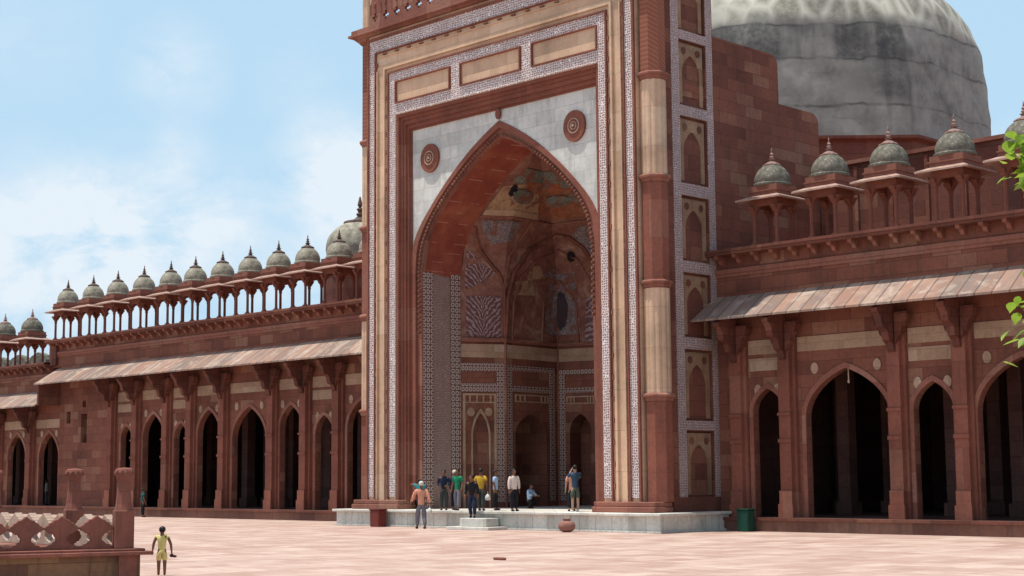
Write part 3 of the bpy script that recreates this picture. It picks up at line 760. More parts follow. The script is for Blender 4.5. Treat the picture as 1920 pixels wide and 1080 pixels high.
# returning side faces with niche panels
NZ = [(.95, 2.82), (3.13, 5.14), (5.52, 7.36), (7.73, 9.61), (10.01, 11.96), (12.32, 14.25), (14.57, 16.2)]
def side_face(s):
    X = C0+s*6.47
    f = lambda o: X+s*o
    def bx(m, o0, o1, ya, yb, za, zb):
        xs = sorted((f(o0), f(o1))); m.box(xs[0], xs[1], ya, yb, za, zb)
    m = MB(); bx(m, -.35, -.10, 34.28, 36.5, .54, 16.6)
    bx(m, -.10, .0, 34.28, 34.90, .54, 16.6); bx(m, -.10, 0, 36.14, 36.5, .54, 16.6)
    zz = [.54]+[v for p in NZ for v in p]+[16.6]
    for i in range(0, len(zz), 2): bx(m, -.10, 0, 34.90, 36.14, zz[i], zz[i+1])
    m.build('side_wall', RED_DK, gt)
    m = MB()
    bx(m, 0, .02, 34.52, 34.88, .95, 16.45); bx(m, 0, .02, 36.16, 36.46, .95, 16.45)
    for i in range(len(NZ)-1): bx(m, 0, .02, 34.88, 36.16, NZ[i][1]+.02, NZ[i+1][0]-.02)
    m.build('side_inlay_border', MOSAIC_S, gt)
    for i, (za, zb) in enumerate(NZ):
        # cream spandrel plate with a cusped arch cut out, lying in the recess
        yc, a = 35.52, .40; zs, zp = za+(zb-za)*.52, za+(zb-za)*.80
        half = arch_half(a, zs, zp, 8)
        m = MB(); x0_, x1_ = f(-.06), f(-.098)
        P = lambda y, z, x: (x, y, z)
        ya, yb = 34.96, 36.08
        pts = [(yc+y_, z_) for y_, z_ in half]+[(yc-y_, z_) for y_, z_ in reversed(half[:-1])]
        m.prism([(ya, za+.06), (yc-a, za+.06), (yc-a, zs), (ya, zs)], x0_, x1_, lambda u, v, q: (q, u, v))
        m.prism([(yc+a, za+.06), (yb, za+.06), (yb, zs), (yc+a, zs)], x0_, x1_, lambda u, v, q: (q, u, v))
        m.prism([(ya, zs), (yc-a, zs), (yc-a, zb-.06), (ya, zb-.06)], x0_, x1_, lambda u, v, q: (q, u, v))
        m.prism([(yc+a, zs), (yb, zs), (yb, zb-.06), (yc+a, zb-.06)], x0_, x1_, lambda u, v, q: (q, u, v))
        for (y1_, z1_), (y2_, z2_) in zip(pts, pts[1:]):
            m.prism([(y1_, z1_), (y2_, z2_), (y2_, zb-.06), (y1_, zb-.06)], x0_, x1_, lambda u, v, q: (q, u, v))
        pn = m.build('niche_panel', NICHE, gt)
        for yy in (yc-.33, yc+.33):
            m = MB(); m.prism([(yy+.1*math.cos(t*math.pi/5), zb-.28+.11*math.sin(t*math.pi/5)) for t in range(10)], f(-.06), f(-.04), lambda u, v, q: (q, u, v)); m.build('boss', RED_DK, pn)
side_face(1); side_face(-1)
# high flank walls behind, stepping down toward the dome
for s in (-1, 1):
    m = MB(); xs = sorted((C0+s*6.45, C0+s*5.9))
    def pr(ya, yb, z0, z1, rr=.35):
        pts = [(ya, z0), (yb, z0)]+[(yb-rr+rr*math.cos(t*math.pi/12), z1-rr+rr*math.sin(t*math.pi/12)) for t in range(7)]+[(ya, z1)]
        m.prism(pts, xs[0], xs[1], lambda u, v, w: (w, u, v))
    pr(36.5, 39.85, .54, 14.66); pr(39.85, 42.0, .54, 13.12)
    m.build('flank_wall', RED, gt)
m = MB(); m.box(C0-6.1, C0+6.1, 34.6, 36.5, 13.0, 16.6); m.build('upper_masonry', RED, gt)

# cornice and pierced parapet
m = MB()
m.box(C0-6.62, C0+6.62, 33.36, 36.5, 16.6, 16.68); m.box(C0-6.78, C0+6.78, 33.2, 36.6, 16.68, 16.76); m.box(C0-6.7, C0+6.7, 33.28, 36.55, 16.76, 16.92)
for s in (-1, 1): m.lathe(C0+s*6.3, 33.9, [(.42, 16.5), (.55, 16.62), (.66, 16.7), (.66, 16.8), (.5, 17.0)], 8, math.pi/8)
m.build('cornice', TRIM, gt)
m = MB(); wv = .56; x = -5.85
k = 0
while x+wv <= 5.9:
    X0, X1 = C0+x, C0+x+wv; c_ = (X0+X1)/2; ya, yb = 33.42, 33.54
    w_ = .1; zc = 17.22
    m.box(X0, X1, ya, yb, 16.92, zc-.15); 
    m.box(X0, c_-.15, ya, yb, zc-.15, zc+.15); m.box(c_+.15, X1, ya, yb, zc-.15, zc+.15)
    for sx in (-1, 1):
        for sz in (-1, 1):
            xs = sorted((c_+sx*.05, c_+sx*.15)); zs_ = sorted((zc+sz*.05, zc+sz*.15)); m.box(*xs, ya, yb, *zs_)
    m.box(X0, X1, ya, yb, zc+.15, zc+.3)
    zt = zc+.3
    pts = [(X0, zt), (X1, zt)]+[(c_+wv/2*math.cos(t*math.pi/10), zt+.38*abs(math.sin(t*math.pi/10))**.8) for t in range(1, 10)]
    # slotted shoulders between merlons
    m.prism([(X0+.03, zt), (X1-.03, zt), (X1-.03, zt+.2), (c_+.17, zt+.38), (c_, zt+.46), (c_-.17, zt+.38), (X0+.03, zt+.2)], ya, yb, lambda u, v, w: (u, w, v))
    m.box(X0+.01, X0+.05, ya-.02, ya, 17.4, 17.7)
    m.lathe(c_, ya-.0, [(.0, zt+.03), (.07, zt+.08), (.07, zt+.18), (0, zt+.24)], 6)
    x += wv
m.build('pierced_parapet', TRIM, gt)

# ---------------------------------------------------------------- arcaded wings
WY = 36.4
EAVE_O, EAVE_I = (35.2, 5.98), (36.42, 6.74)
def wing(x0, x1, bays, label, zshift=0.0, solidx=None, pil=None, name='arcade_wing', eave=None, lower=None, upper=None):
    L0, L1 = lower or (x0, x1); U0, U1 = upper or (x0, x1)
    rt_ = empty(name, ((x0+x1)/2, WY, 0), label, 'arcade')
    zs_ = zshift
    m = MB(); m.box(L0, L1, 35.82, 48.0, 0, .30); m.build('plinth', PLINTH, rt_)
    m = MB(); m.box(L0, L1, 35.76, 35.9, .30, .38)
    m.build('plinth_moulding', RED_DK, rt_)
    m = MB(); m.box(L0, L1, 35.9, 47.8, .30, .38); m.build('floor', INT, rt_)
    # front wall with arches
    m = MB(); bs = sorted(bays); edges = [L0 if solidx is None else solidx]
    for a, b in zip(bs, bs[1:]): edges.append(((a[0]+a[1])+(b[0]-b[1]))/2)
    edges.append(L1)
    if solidx is not None:
        pass
    for i, (cx, a, zap) in enumerate(bs):
        zsp = zap-1.02*min(a, 1.0)-.22*a
        bay(m, edges[i], edges[i+1], .38, 6.8+zs_, WY, cx, arch_half(a, zsp, zap), .24)
    m.build('front_wall', RED, rt_)
    m = MB()
    for i, (cx, a, zap) in enumerate(bs):
        zsp = zap-1.02*min(a, 1.0)-.22*a
        inner = arch_half(a, zsp, zap); outer = [(x*1.0+.14*(1 if x > 0 else 0), z+.10*min(1, (z-zsp))) for x, z in inner]
        outer = [(x+.13*math.cos(k/10*math.pi/2), z+.15*math.sin(k/10*math.pi/2)) for k, (x, z) in enumerate(inner)]
        band(m, outer, inner, WY-.035, WY, cx)
        for sg in (-1, 1):
            xs = sorted((cx+sg*a, cx+sg*(a+.13))); m.box(*xs, WY-.035, WY, .38, zsp)
    m.build('arch_moulding', TRIM, rt_)
    # pilasters with flared foot and corbelled capital
    pil = pil or [((a[0]+a[1])+(b[0]-b[1]))/2 for a, b in zip(bs, bs[1:])]
    for px_ in pil:
        m = MB(); m.box(px_-.29, px_+.29, WY-.12, WY, .38, 5.6+zs_); m.box(px_-.19, px_+.19, WY-.26, WY-.12, .38, 5.6+zs_)
        for q, zz in ((.24, .38), (.21, .75)): m.box(px_-q, px_+q, WY-.30-(q-.2), WY-.26, zz, zz+.37)
        m.box(px_-.22, px_+.22, WY-.30, WY-.26, 2.45, 2.55); m.box(px_-.22, px_+.22, WY-.30, WY-.26, 3.2, 3.28)
        p = m.build('pilaster', PLAIN, rt_)
        m = MB()
        # outward bracket in stepped, curved courses
        prof = [(WY-.26, 4.75), (WY-.34, 4.8), (WY-.40, 4.98), (WY-.55, 5.05), (WY-.62, 5.3), (WY-.85, 5.4), (WY-.92, 5.62), (WY-1.08, 5.80), (WY-1.08, 5.88), (WY-.26, 6.32)]
        m.prism([(y, z+zs_) for y, z in prof], px_-.10, px_+.10, lambda u, v, w: (w, u, v))
        for sg in (-1, 1):
            pr_ = [(.14, 4.98), (.18, 5.02), (.23, 5.16), (.31, 5.22), (.36, 5.42), (.46, 5.50), (.52, 5.70), (.52, 5.8), (.14, 5.8)]
            m.prism([(px_+sg*x, z+zs_) for x, z in pr_], WY-.36, WY-.14, lambda u, v, w: (u, w, v))
        m.build('bracket', BRK, p)
    # cream bands and roundels
    n = len(bs)
    for i, (cx, a, zap) in enumerate(bs):
        l = min([q for q in pil if q > cx], default=cx+a+.5)-.31; r = max([q for q in pil if q < cx], default=cx-a-.5)+.31
        l = min(l, cx+a+.45); r = max(r, cx-a-.45)
        m = MB(); m.box(r+.02, l-.02, WY-.02, WY, 4.97+zs_, 5.38+zs_); m.build('cream_panel', CREAM_OLD, rt_)
        if zap < 4.2 and zs_ == 0:
            m = MB(); m.box(r+.02, l-.02, WY-.02, WY, 4.5, 4.86); m.build('cream_panel', CREAM_OLD, rt_)
        zz = zap-.05 if zap < 4.2 else zap+.02
        for sg in (-1, 1):
            m = MB(); mx = cx+sg*min(a*.75, (l-r)/2-.2)
            m.prism([(mx+.12*math.cos(t*math.pi/6), zz+.02+.16*math.sin(t*math.pi/6)) for t in range(12)], WY-.03, WY, lambda u, v, w: (u, w, v)); m.build('roundel', CREAM_OLD, rt_)
    # upper wall, frieze, brackets, cornice, roof
    tz = 8.06+zs_*1.02
    m = MB(); m.box(U0, U1, WY+.02, WY+.45, 6.8+zs_, 7.9+zs_); m.build('upper_wall', RED, rt_)
    m = MB(); m.box(U0, U1, WY-.06, WY+.02, 7.40+zs_, 7.52+zs_); m.box(U0, U1, WY-.02, WY+.02, 7.30+zs_, 7.40+zs_); m.build('frieze', CREAM_OLD if False else TRIM, rt_)
    m = MB(); m.box(U0, U1, WY-.42, WY+.6, tz-.16, tz-.02); m.box(U0, U1, WY-.46, WY+.6, tz-.08, tz); m.build('cornice', RED_DK, rt_)
    x = U0+.3
    while x < U1-.1:
        m = MB(); m.prism([(WY-.36, tz-.16), (WY+.02, tz-.16), (WY+.02, tz-.42), (WY-.1, tz-.38), (WY-.16, tz-.28), (WY-.34, tz-.24)], x-.06, x+.06, lambda u, v, w: (w, u, v)); x += .65; m.build('corbel', TRIM, rt_)
    m = MB(); m.box(U0, U1, WY+.6, 48.0, tz-.3, tz-.03); m.build('roof', RED_DK, rt_)
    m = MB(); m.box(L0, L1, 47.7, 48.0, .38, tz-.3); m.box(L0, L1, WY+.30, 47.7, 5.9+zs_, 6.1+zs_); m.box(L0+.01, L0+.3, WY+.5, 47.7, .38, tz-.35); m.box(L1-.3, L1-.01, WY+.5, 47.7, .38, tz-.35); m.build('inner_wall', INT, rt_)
    # eave
    (yo, zo), (yi, zi) = EAVE_O, EAVE_I; e0, e1 = eave or (x0, x1)
    m = MB(); m.prism([(yo, zo-.05+zs_), (yo, zo+.01+zs_), (yi, zi+zs_), (yi, zi-.08+zs_)], e0, e1, lambda u, v, w: (w, u, v)); m.build('eave', EAVE, rt_)
    # inner pillars
    for px_ in pil:
        for yy in (39.2, 41.6):
            m = MB(); m.box(px_-.2, px_+.2, yy-.2, yy+.2, .75, 4.6); m.box(px_-.27, px_+.27, yy-.27, yy+.27, .38, .75)
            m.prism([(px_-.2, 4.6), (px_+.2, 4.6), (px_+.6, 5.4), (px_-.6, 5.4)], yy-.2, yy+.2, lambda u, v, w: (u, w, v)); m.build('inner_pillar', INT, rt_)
    return rt_
RB = [(-26.38, .52, 3.99), (-23.78, 1.33, 4.44), (-21.15, .58, 3.95), (-18.62, 1.28, 4.44), (-15.95, .58, 3.95), (-13.3, 1.3, 4.44), (-10.6, .58, 3.95)]
wr = wing(C0+6.45, -9.6, RB, 'tall red arcade with wide arches and sloping eave right of the gateway', pil=[-27.35, -25.66, -22.16, -20.24, -16.95, -14.95, -11.6])
LB = [(-60.67, .44, 3.89), (-58.5, .80, 4.35), (-56.38, .49, 3.89), (-54.32, .79, 4.38), (-51.5, 1.13, 4.40), (-48.75, .70, 4.37), (-46.68, .53, 3.91), (-44.45, .85, 4.4), (-42.4, .5, 3.95)]
wl = wing(-67.4, C0-6.45, LB, 'long red arcade of nine arches with sloping eave left of the gateway', solidx=-62.2, pil=[-61.75, -59.72, -57.3, -55.5, -53.13, -49.83, -47.73, -45.75, -43.3, -41.5], eave=(-66.9, C0-6.45), lower=(-66.5, C0-6.45))
# solid end wall with slit windows, and the cheek that closes the eave
m = MB(); yb_ = WY-.05
wins = [(-64.55, -64.02, 3.25, 4.55), (-65.86, -65.5, 4.15, 4.68), (-64.45, -64.15, 4.85, 5.15)]
xs_ = sorted({-66.45, -62.2}|{v for w_ in wins for v in w_[:2]}); zs_ = sorted({.38, 6.8}|{v for w_ in wins for v in w_[2:]})
for i in range(len(xs_)-1):
    for j in range(len(zs_)-1):
        cx, cz = (xs_[i]+xs_[i+1])/2, (zs_[j]+zs_[j+1])/2
        if any(a < cx < b and c < cz < d for a, b, c, d in wins): continue
        m.quad((xs_[i], yb_, zs_[j]), (xs_[i+1], yb_, zs_[j]), (xs_[i+1], yb_, zs_[j+1]), (xs_[i], yb_, zs_[j+1]))
for a, b, c, d in wins:
    for p, q in (((a, c), (b, c)), ((b, c), (b, d)), ((b, d), (a, d)), ((a, d), (a, c))):
        m.quad((p[0], yb_, p[1]), (q[0], yb_, q[1]), (q[0], yb_+.4, q[1]), (p[0], yb_+.4, p[1]))
m.box(-66.5, -66.45, yb_, WY+.4, .38, 6.8); m.box(-62.2, -62.15, yb_, WY+.4, .38, 6.8)
m.build('end_wall', RED, wl)
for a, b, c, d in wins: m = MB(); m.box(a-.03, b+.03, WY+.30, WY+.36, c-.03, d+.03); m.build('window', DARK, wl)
m = MB(); m.prism([(35.28, 5.0), (WY, 5.0), (WY, 6.6), (35.28, 5.9)], -66.7, -66.55, lambda u, v, w: (w, u, v)); m.box(-67.5, -66.9, WY-.12, WY+.3, 6.9, 7.9); m.build('end_cheek', RED_DK, wl)
LOW = [(-84.2, .85, 3.76), (-80.6, .85, 3.76), (-77.2, .85, 3.76), (-73.9, .87, 3.76), (-70.62, .86, 3.76), (-67.5, .92, 3.76)]
ww = wing(-88, -66.5, LOW, 'lower arcade beyond the end of the left wing with a sloping eave', zshift=-.98, eave=(-88, -66.72), name='low_arcade_wing', upper=(-88, -67.4))

# ---------------------------------------------------------------- great dome and chamber
ch = empty('domed_chamber', (C0, 50, 8.0), 'square red sandstone chamber block on the roof beneath the great dome', 'chamber')
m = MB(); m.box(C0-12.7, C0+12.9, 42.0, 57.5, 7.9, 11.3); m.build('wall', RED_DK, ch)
m = MB(); m.box(C0-12.8, C0+13.0, 41.9, 57.6, 11.3, 11.42); m.build('coping', TRIM, ch)
m = MB(); m.lathe(C0, 50, [(7.5, 11.42), (7.5, 12.9), (7.75, 13.0), (7.75, 13.1)], 8, math.pi/8); m.build('drum', RED_DK, ch)
for k in range(9):
    m = MB(); x = C0+1.5+k*1.25; m.box(x, x+.12, 41.94, 42.0, 8.1, 11.2); m.build('wall_rib', RED, ch)
gd = empty('great_dome', (C0, 50, 13.1), 'huge grey weathered dome with pale lime streaked crown behind the gateway', 'dome')
prof = [(7.28, 13.1), (7.25, 14.2), (7.18, 15.4), (7.12, 16.4), (7.02, 17.3), (6.92, 17.7), (6.72, 18.25), (6.35, 18.85), (5.9, 19.35), (5.3, 19.85), (4.6, 20.3), (3.6, 20.8), (2.4, 21.25), (1.2, 21.5), (.05, 21.6)]
m = MB(); n = 96; idx = []
rr = random.Random(3)
P2 = densify(prof, 3)
for (r, z) in [(r_*.982, z_) for r_, z_ in P2]:
    row = []
    octk = max(0, min(1, (18.4-z)/1.5))
    for k in range(n):
        a = 2*math.pi*k/n; b = ((a+math.pi/8) % (math.pi/4))-math.pi/8
        oc = r*1.02*math.cos(math.pi/8)**.6/math.cos(b)**.9 if True else r
        oc = min(oc, r*1.03)
        q = oc*octk+r*(1-octk)
        q += .02*math.sin(a*23+z*2)+.025*math.sin(a*11+z*5)
        row.append((C0+q*math.cos(a), 50+q*math.sin(a), z))
    idx.append(row)
for i in range(len(P2)-1):
    for k in range(n): m.quad(idx[i][k], idx[i][(k+1) % n], idx[i+1][(k+1) % n], idx[i+1][k])
m.build('shell', DOME, gd, smooth=True)
m = MB(); m.lathe(C0, 50, [(.5, 21.55), (.6, 21.8), (.3, 22.1), (.35, 22.5), (.15, 22.8), (.02, 23.8)], 12); m.build('finial', FIN, gd)
sd = empty('small_dome', (-53.95, 44, 8.0), 'pale bulbous dome behind the kiosks left of the gateway', 'dome')
m = MB(); m.lathe(-53.95, 44, [(1.55, 7.9), (1.55, 10.9), (1.7, 11.0), (1.7, 11.15), (1.45, 11.2)], 16); m.build('drum', RED_DK, sd)
m = MB(); m.lathe(-53.95, 44, densify([(1.38, 11.2), (1.5, 11.5), (1.52, 11.8), (1.42, 12.2), (1.15, 12.55), (.8, 12.8), (.4, 12.98), (.1, 13.05)], 3), 32); m.build('shell', CUPW, sd, smooth=True)
m = MB(); m.lathe(-53.95, 44, [(.75, 12.86), (.72, 12.95), (.3, 13.05), (.12, 13.2), (.18, 13.3), (.08, 13.4), (.16, 13.52), (.06, 13.62), (.12, 13.72), (.03, 14.1)], 12); m.build('finial', FIN, sd)

# ---------------------------------------------------------------- roof kiosks
def make_kiosk(cup, fin, q=1.0):
    root = empty('roof_kiosk', (0, 0, 0))
    for sx in (-1, 1):
        for sy in (-1, 1):
            x, y = sx*.39, sy*.39
            m = MB(); m.box(x-.085, x+.085, y-.085, y+.085, 0, .14)
            m.lathe(x, y, [(.075, .14), (.055, .22), (.052, .85), (.07, .92), (.06, .96), (.10, 1.02)], 8, math.pi/8)
            m.prism([(x-.08, 1.02), (x+.08, 1.02), (x+.2, 1.2), (x-.2, 1.2)], y-.07, y+.07, lambda u, v, w: (u, w, v))
            m.prism([(y-.08, 1.02), (y+.08, 1.02), (y+.2, 1.19), (y-.2, 1.19)], x-.07, x+.07, lambda u, v, w: (w, u, v))
            m.build('pillar', PLAIN, root, local=True)
    m = MB()
    for s in (-1, 1):
        ys = sorted((s*.30, s*.46)); m.box(-.46, .46, ys[0], ys[1], 1.2, 1.36); m.box(ys[0], ys[1], -.30, .30, 1.2, 1.36)
    m.box(-.46, .46, -.46, .46, 1.36, 1.42)
    m.build('lintel', PLAIN, root, local=True)
    m = MB(); i = [(-.78, -.78), (.78, -.78), (.78, .78), (-.78, .78)]; j = [(-.45, -.45), (.45, -.45), (.45, .45), (-.45, .45)]
    for k in range(4):
        a, b = i[k], i[(k+1) % 4]; c, d = j[(k+1) % 4], j[k]
        m.quad((*a, 1.40), (*b, 1.40), (*c, 1.53), (*d, 1.53)); m.quad((*a, 1.355), (*b, 1.355), (*c, 1.42), (*d, 1.42)); m.quad((*a, 1.40), (*b, 1.40), (*b, 1.355), (*a, 1.355))
    m.build('chajja', RIM, root, local=True)
    m = MB(); m.box(-.50, .50, -.50, .50, 1.45, 1.62); m.box(-.53, .53, -.53, .53, 1.62, 1.655); m.box(-.49, .49, -.49, .49, 1.655, 1.80)
    m.build('drum', TRIM, root, local=True)
    m = MB(); m.lathe(0, 0, densify([(r*q, z) for r, z in ((.55, 1.80), (.565, 1.87), (.515, 1.89), (.525, 1.98), (.50, 2.12), (.42, 2.27), (.30, 2.385), (.19, 2.46), (.11, 2.54))], 3), 20)
    d = m.build('dome', cup, root, smooth=True, local=True)
    m = MB(); m.lathe(0, 0, [(.20, 2.44), (.27, 2.43), (.26, 2.46), (.09, 2.55), (.06, 2.58), (.11, 2.62), (.04, 2.64), (.075, 2.69), (.03, 2.73), (.06, 2.77), (.025, 2.81), (.012, 2.95)], 10)
    m.build('finial', fin, d, local=True)
    return root
kl = make_kiosk(CUPW, FIN, .93); kr = make_kiosk(CUPG, FINR)
GK = 'domed stone kiosks standing along the mosque roof'
ord_ = ['first', 'second', 'third', 'fourth', 'fifth', 'sixth', 'seventh', 'eighth', 'ninth', 'tenth', 'eleventh', 'twelfth']
rx = [-26.42, -24.45, -22.53, -20.54, -18.56, -16.6, -14.64, -12.68]
rl = ['small mossy domed kiosk beside the stepped flank wall, leftmost on the right roof', 'mossy domed kiosk before the corner step of the brown flank wall on the right roof',
      'mossy domed kiosk before the middle of the great grey dome, third on the right roof', 'mossy domed kiosk before the right edge of the great dome, fourth on the right roof',
      'shaded domed kiosk half hidden by leaves at the right picture edge']
for i, x in enumerate(rx):
    o = kr if i == 0 else copy_tree(kr)
    o.location = (x, 36.95, 8.06)
    tag(o, rl[i] if i < 5 else 'mossy domed kiosk on the right roof, %s beyond the leafy one' % ord_[i-5], 'kiosk', GK)
lx = [-44.6, -46.55, -48.52, -50.41, -52.34, -54.31, -56.32, -58.22, -60.39, -62.6, -64.76, -67.1]
for i, x in enumerate(lx):
    if i == 0: o = kl
    else: o = copy_tree(kl)
    o.location = (x, 36.95, 8.06)
    if i == 0: lb = 'domed kiosk partly hidden behind the left edge of the gateway'
    elif i == 1: lb = 'pale domed kiosk on the left roof standing before the larger bulbous dome'
    elif i == 11: lb = 'pale domed kiosk at the far left end of the upper left roof'
    else: lb = 'pale domed kiosk on the left roof, %s to the left of the gateway' % ord_[i]
    tag(o, lb, 'kiosk', GK)
for i, x in enumerate((-70.55, -73.35, -76.15, -78.95)):
    o = copy_tree(kr); o.location = (x+(-.25), 37.1, 6.98)
    tag(o, ['mossy domed kiosk on the lower roof nearest the taller wing', 'mossy domed kiosk on the lower roof cut by the left picture edge', 'mossy domed kiosk on the lower roof, third from the taller wing', 'mossy domed kiosk on the lower roof, fourth from the taller wing'][i], 'kiosk', GK)
    for ch_ in o.children:
        if ch_.name.startswith('dome'): pass
#REST
for x, z in ((-23.78, 4.44), (-18.62, 4.44)):
    m = MB(); m.tube([(x, WY+.12, z-.02), (x, WY+.12, z-.30)], .018, 6); m.lathe(x, WY+.12, [(.01, z-.30), (.03, z-.33), (.03, z-.40), (.01, z-.42)], 8); m.build('hanging_lamp', FENCE_SUNTONE, wr)  # small white lamp hanging below the arch apex, without a light source
# pale old wall behind the low kiosks
hw = empty('roof_wall', (-80, 42.5, 6.9), 'grey green weathered wall seen through the kiosks on the lower roof', 'wall')
m = MB()
for k in range(9):
    x = -90+k*2.3; m.box(x, x+1.9, 42.2, 42.6, 6.9, 8.15)
    m.prism([(x, 8.15), (x+1.9, 8.15), (x+1.7, 8.4), (x+.95, 8.6), (x+.2, 8.4)], 42.2, 42.6, lambda u, v, w: (u, w, v))
m.box(-90, -69.7, 42.25, 42.55, 6.9, 7.6)
m.build('wall', CUPG, hw)
# ---------------------------------------------------------------- people
import bmesh
def cloth(name, c, var=.25, sc=10): return solid(name, c, .85, var, sc)
def skin_mesh(name, pts, edges, root, mt, parent, sub=2):
    me = bpy.data.meshes.new(name+'_cage'); me.from_pydata([p[:3] for p in pts], edges, []); me.update()
    o = bpy.data.objects.new(name+'_cage', me); COL.objects.link(o)
    md = o.modifiers.new('skin', 'SKIN'); md.use_smooth_shade = True; md.branch_smoothing = .6
    if not me.skin_vertices: 
        bm = bmesh.new(); bm.from_mesh(me); bm.verts.layers.skin.verify(); bm.to_mesh(me); bm.free()
    for i, sv in enumerate(me.skin_vertices[0].data):
        r = pts[i][3]; sv.radius = r if isinstance(r, tuple) else (r, r); sv.use_root = (i == root)
    sb = o.modifiers.new('sub', 'SUBSURF'); sb.levels = sub; sb.render_levels = sub
    dg = bpy.context.evaluated_depsgraph_get(); dg.update()
    nm = bpy.data.meshes.new_from_object(o.evaluated_get(dg)); nm.name = name
    bpy.data.objects.remove(o); bpy.data.meshes.remove(me)
    nm.materials.clear(); nm.materials.append(mt)
    nm.polygons.foreach_set('use_smooth', [True]*len(nm.polygons))
    r = bpy.data.objects.new(name, nm); COL.objects.link(r); r.parent = parent
    return r
def ellipsoid(mb, c, r, n=12, m=8, z0=-1.0, z1=1.0):
    prof = []
    rows = []
    for i in range(m+1):
        t = math.asin(max(-1, min(1, z0)))+(math.asin(z1)-math.asin(z0))*i/m
        rows.append([(c[0]+r[0]*math.cos(t)*math.cos(2*math.pi*k/n), c[1]+r[1]*math.cos(t)*math.sin(2*math.pi*k/n), c[2]+r[2]*math.sin(t)) for k in range(n)])
    for i in range(m):
        for k in range(n): mb.quad(rows[i][k], rows[i][(k+1) % n], rows[i+1][(k+1) % n], rows[i+1][k])
    mb.quad(*reversed(rows[0])); mb.quad(*rows[-1])
def person(loc, h, face, label, shirt, trousers, skin=SKIN, hair=HAIR, lean=0.0, legL=(0, 0), legR=(0, 0), armL=None, armR=None, sleeves='long', shorts=False, shoes=None, hairscale=1.0, crouch=0.0, fat=1.0, group='visitors in the mosque courtyard', BK=1.12):
    """face: world heading in degrees clockwise from +Y"""
    rt_ = empty('person', loc, label, 'person', group, rz=-R(face))
    k = h; L = lean; dz = -crouch
    def V(x, y, z, r): return (x*k, y*k, z*k, (r[0]*k, r[1]*k) if isinstance(r, tuple) else r*k)
    pel = (0, 0, .53+dz)
    def up_(z): return L*((z-.53)/.3)
    def leg(s, sw):
        kx, ax = sw
        return [(s*.055, .0, .50+dz), (s*.06, kx+crouch*.5, .285+dz*.4), (s*.062, ax, .055)]
    lL, lR = leg(-1, legL), leg(1, legR)
    sh = lambda s: (s*.108, up_(.80), .805+dz-abs(L)*.25)
    aL = armL or ((-.135, up_(.65)+.0, .645+dz), (-.14, up_(.5)+.05, .50+dz)); aR = armR or ((.135, up_(.65), .645+dz), (.14, up_(.5)+.05, .50+dz))
    hd = (0, up_(.93)+.012, .925+dz-abs(L)*.55)
    P, E = [], []
    def add(p, r, to=None):
        r = (r[0]*BK, r[1]*BK) if isinstance(r, tuple) else r*BK; P.append(V(*p, r)); 
        if to is not None: E.append((to, len(P)-1))
        return len(P)-1
    root = add(pel, .052)
    w_ = add((0, up_(.62), .62+dz), .044, root); c_ = add((0, up_(.74), .745+dz-abs(L)*.15), (.056, .042), w_)
    nb = add((0, up_(.82), .825+dz-abs(L)*.3), .036, c_); nk = add((hd[0], hd[1]-.012, hd[2]-.055), .028, nb)
    h0 = add((hd[0], hd[1], hd[2]-.018), .046, nk); h1 = add((hd[0], hd[1]-.004, hd[2]+.025), .05, h0); add((hd[0], hd[1]-.006, hd[2]+.058), .026, h1)
    for s, a in ((-1, aL), (1, aR)):
        s0 = add(sh(s), .03, c_); e0 = add(a[0], .024, s0); wr_ = add(a[1], .017, e0)
        d = (Vector(a[1])-Vector(a[0])).normalized(); side = d.cross(Vector((s, .3, 0))).normalized()
        pm = Vector(a[1])+d*.03; p0 = add(tuple(pm), .017, wr_)
        for q, ln in ((-1.5, .036), (-.5, .045), (.5, .042), (1.5, .032)):
            f0 = pm+d*.022+side*q*.009; i0 = add(tuple(f0), .0062, p0); add(tuple(f0+d*ln*.8+Vector((0, .008, -.004))), .0048, i0)
        th = Vector(a[1])+d*.018+side*-.022; i0 = add(tuple(th), .0065, wr_); add(tuple(th+d*.025+side*-.008), .005, i0)
    for s, l in ((-1, lL), (1, lR)):
        a0 = add(l[0], .042, root); a1 = add(l[1], .034, a0); a2 = add(l[2], .023, a1); a3 = add((l[2][0], l[2][1]+.035, .026), .022, a2); add((l[2][0], l[2][1]+.085, .018), .016, a3)
    body = skin_mesh('body', P, E, root, skin, rt_, 1)
    # nose, ears and eyes
    m = MB(); hx, hy, hz_ = [v*k for v in hd]
    ellipsoid(m, (hx, hy+.052*k, hz_-.004*k), (.007*k, .012*k, .014*k), 6, 4)
    m.build('nose', skin, rt_, True, True)
    for s in (-1, 1):
        m = MB(); ellipsoid(m, (hx+s*.051*k, hy-.002*k, hz_), (.006*k, .011*k, .018*k), 6, 4); m.build('ear', skin, rt_, True, True)
        m = MB(); ellipsoid(m, (hx+s*.018*k, hy+.046*k, hz_+.010*k), (.006*k, .004*k, .004*k), 6, 4); m.build('eye', HAIR, rt_, True, True)
    # shirt
    P, E = [], []; root = add((0, up_(.60), .58+dz), (.072*fat, .062))
    hem = add((0, .0, .485+dz), (.080*fat, .070), root)
    c_ = add((0, up_(.74), .745+dz-abs(L)*.15), (.088, .07), root); add((0, up_(.81), .832+dz-abs(L)*.3), .046, c_)
    for s, a in ((-1, aL), (1, aR)):
        s0 = add(sh(s), .043, c_)
        if sleeves != 'none':
            A0 = Vector(sh(s)); e_ = Vector(a[0])
            if sleeves == 'long': i_ = add(a[0], .034, s0); add(tuple(Vector(a[0]).lerp(Vector(a[1]), .9)), .026, i_)
            elif sleeves == 'cap': add(tuple(A0.lerp(e_, .28)), .036, s0)
            else: add(tuple(A0.lerp(e_, .8)), .036, s0)
    skin_mesh('shirt', P, E, root, shirt, rt_, 1)
    # trousers
    P, E = [], []; root = add((0, 0, .525+dz), (.078, .068))
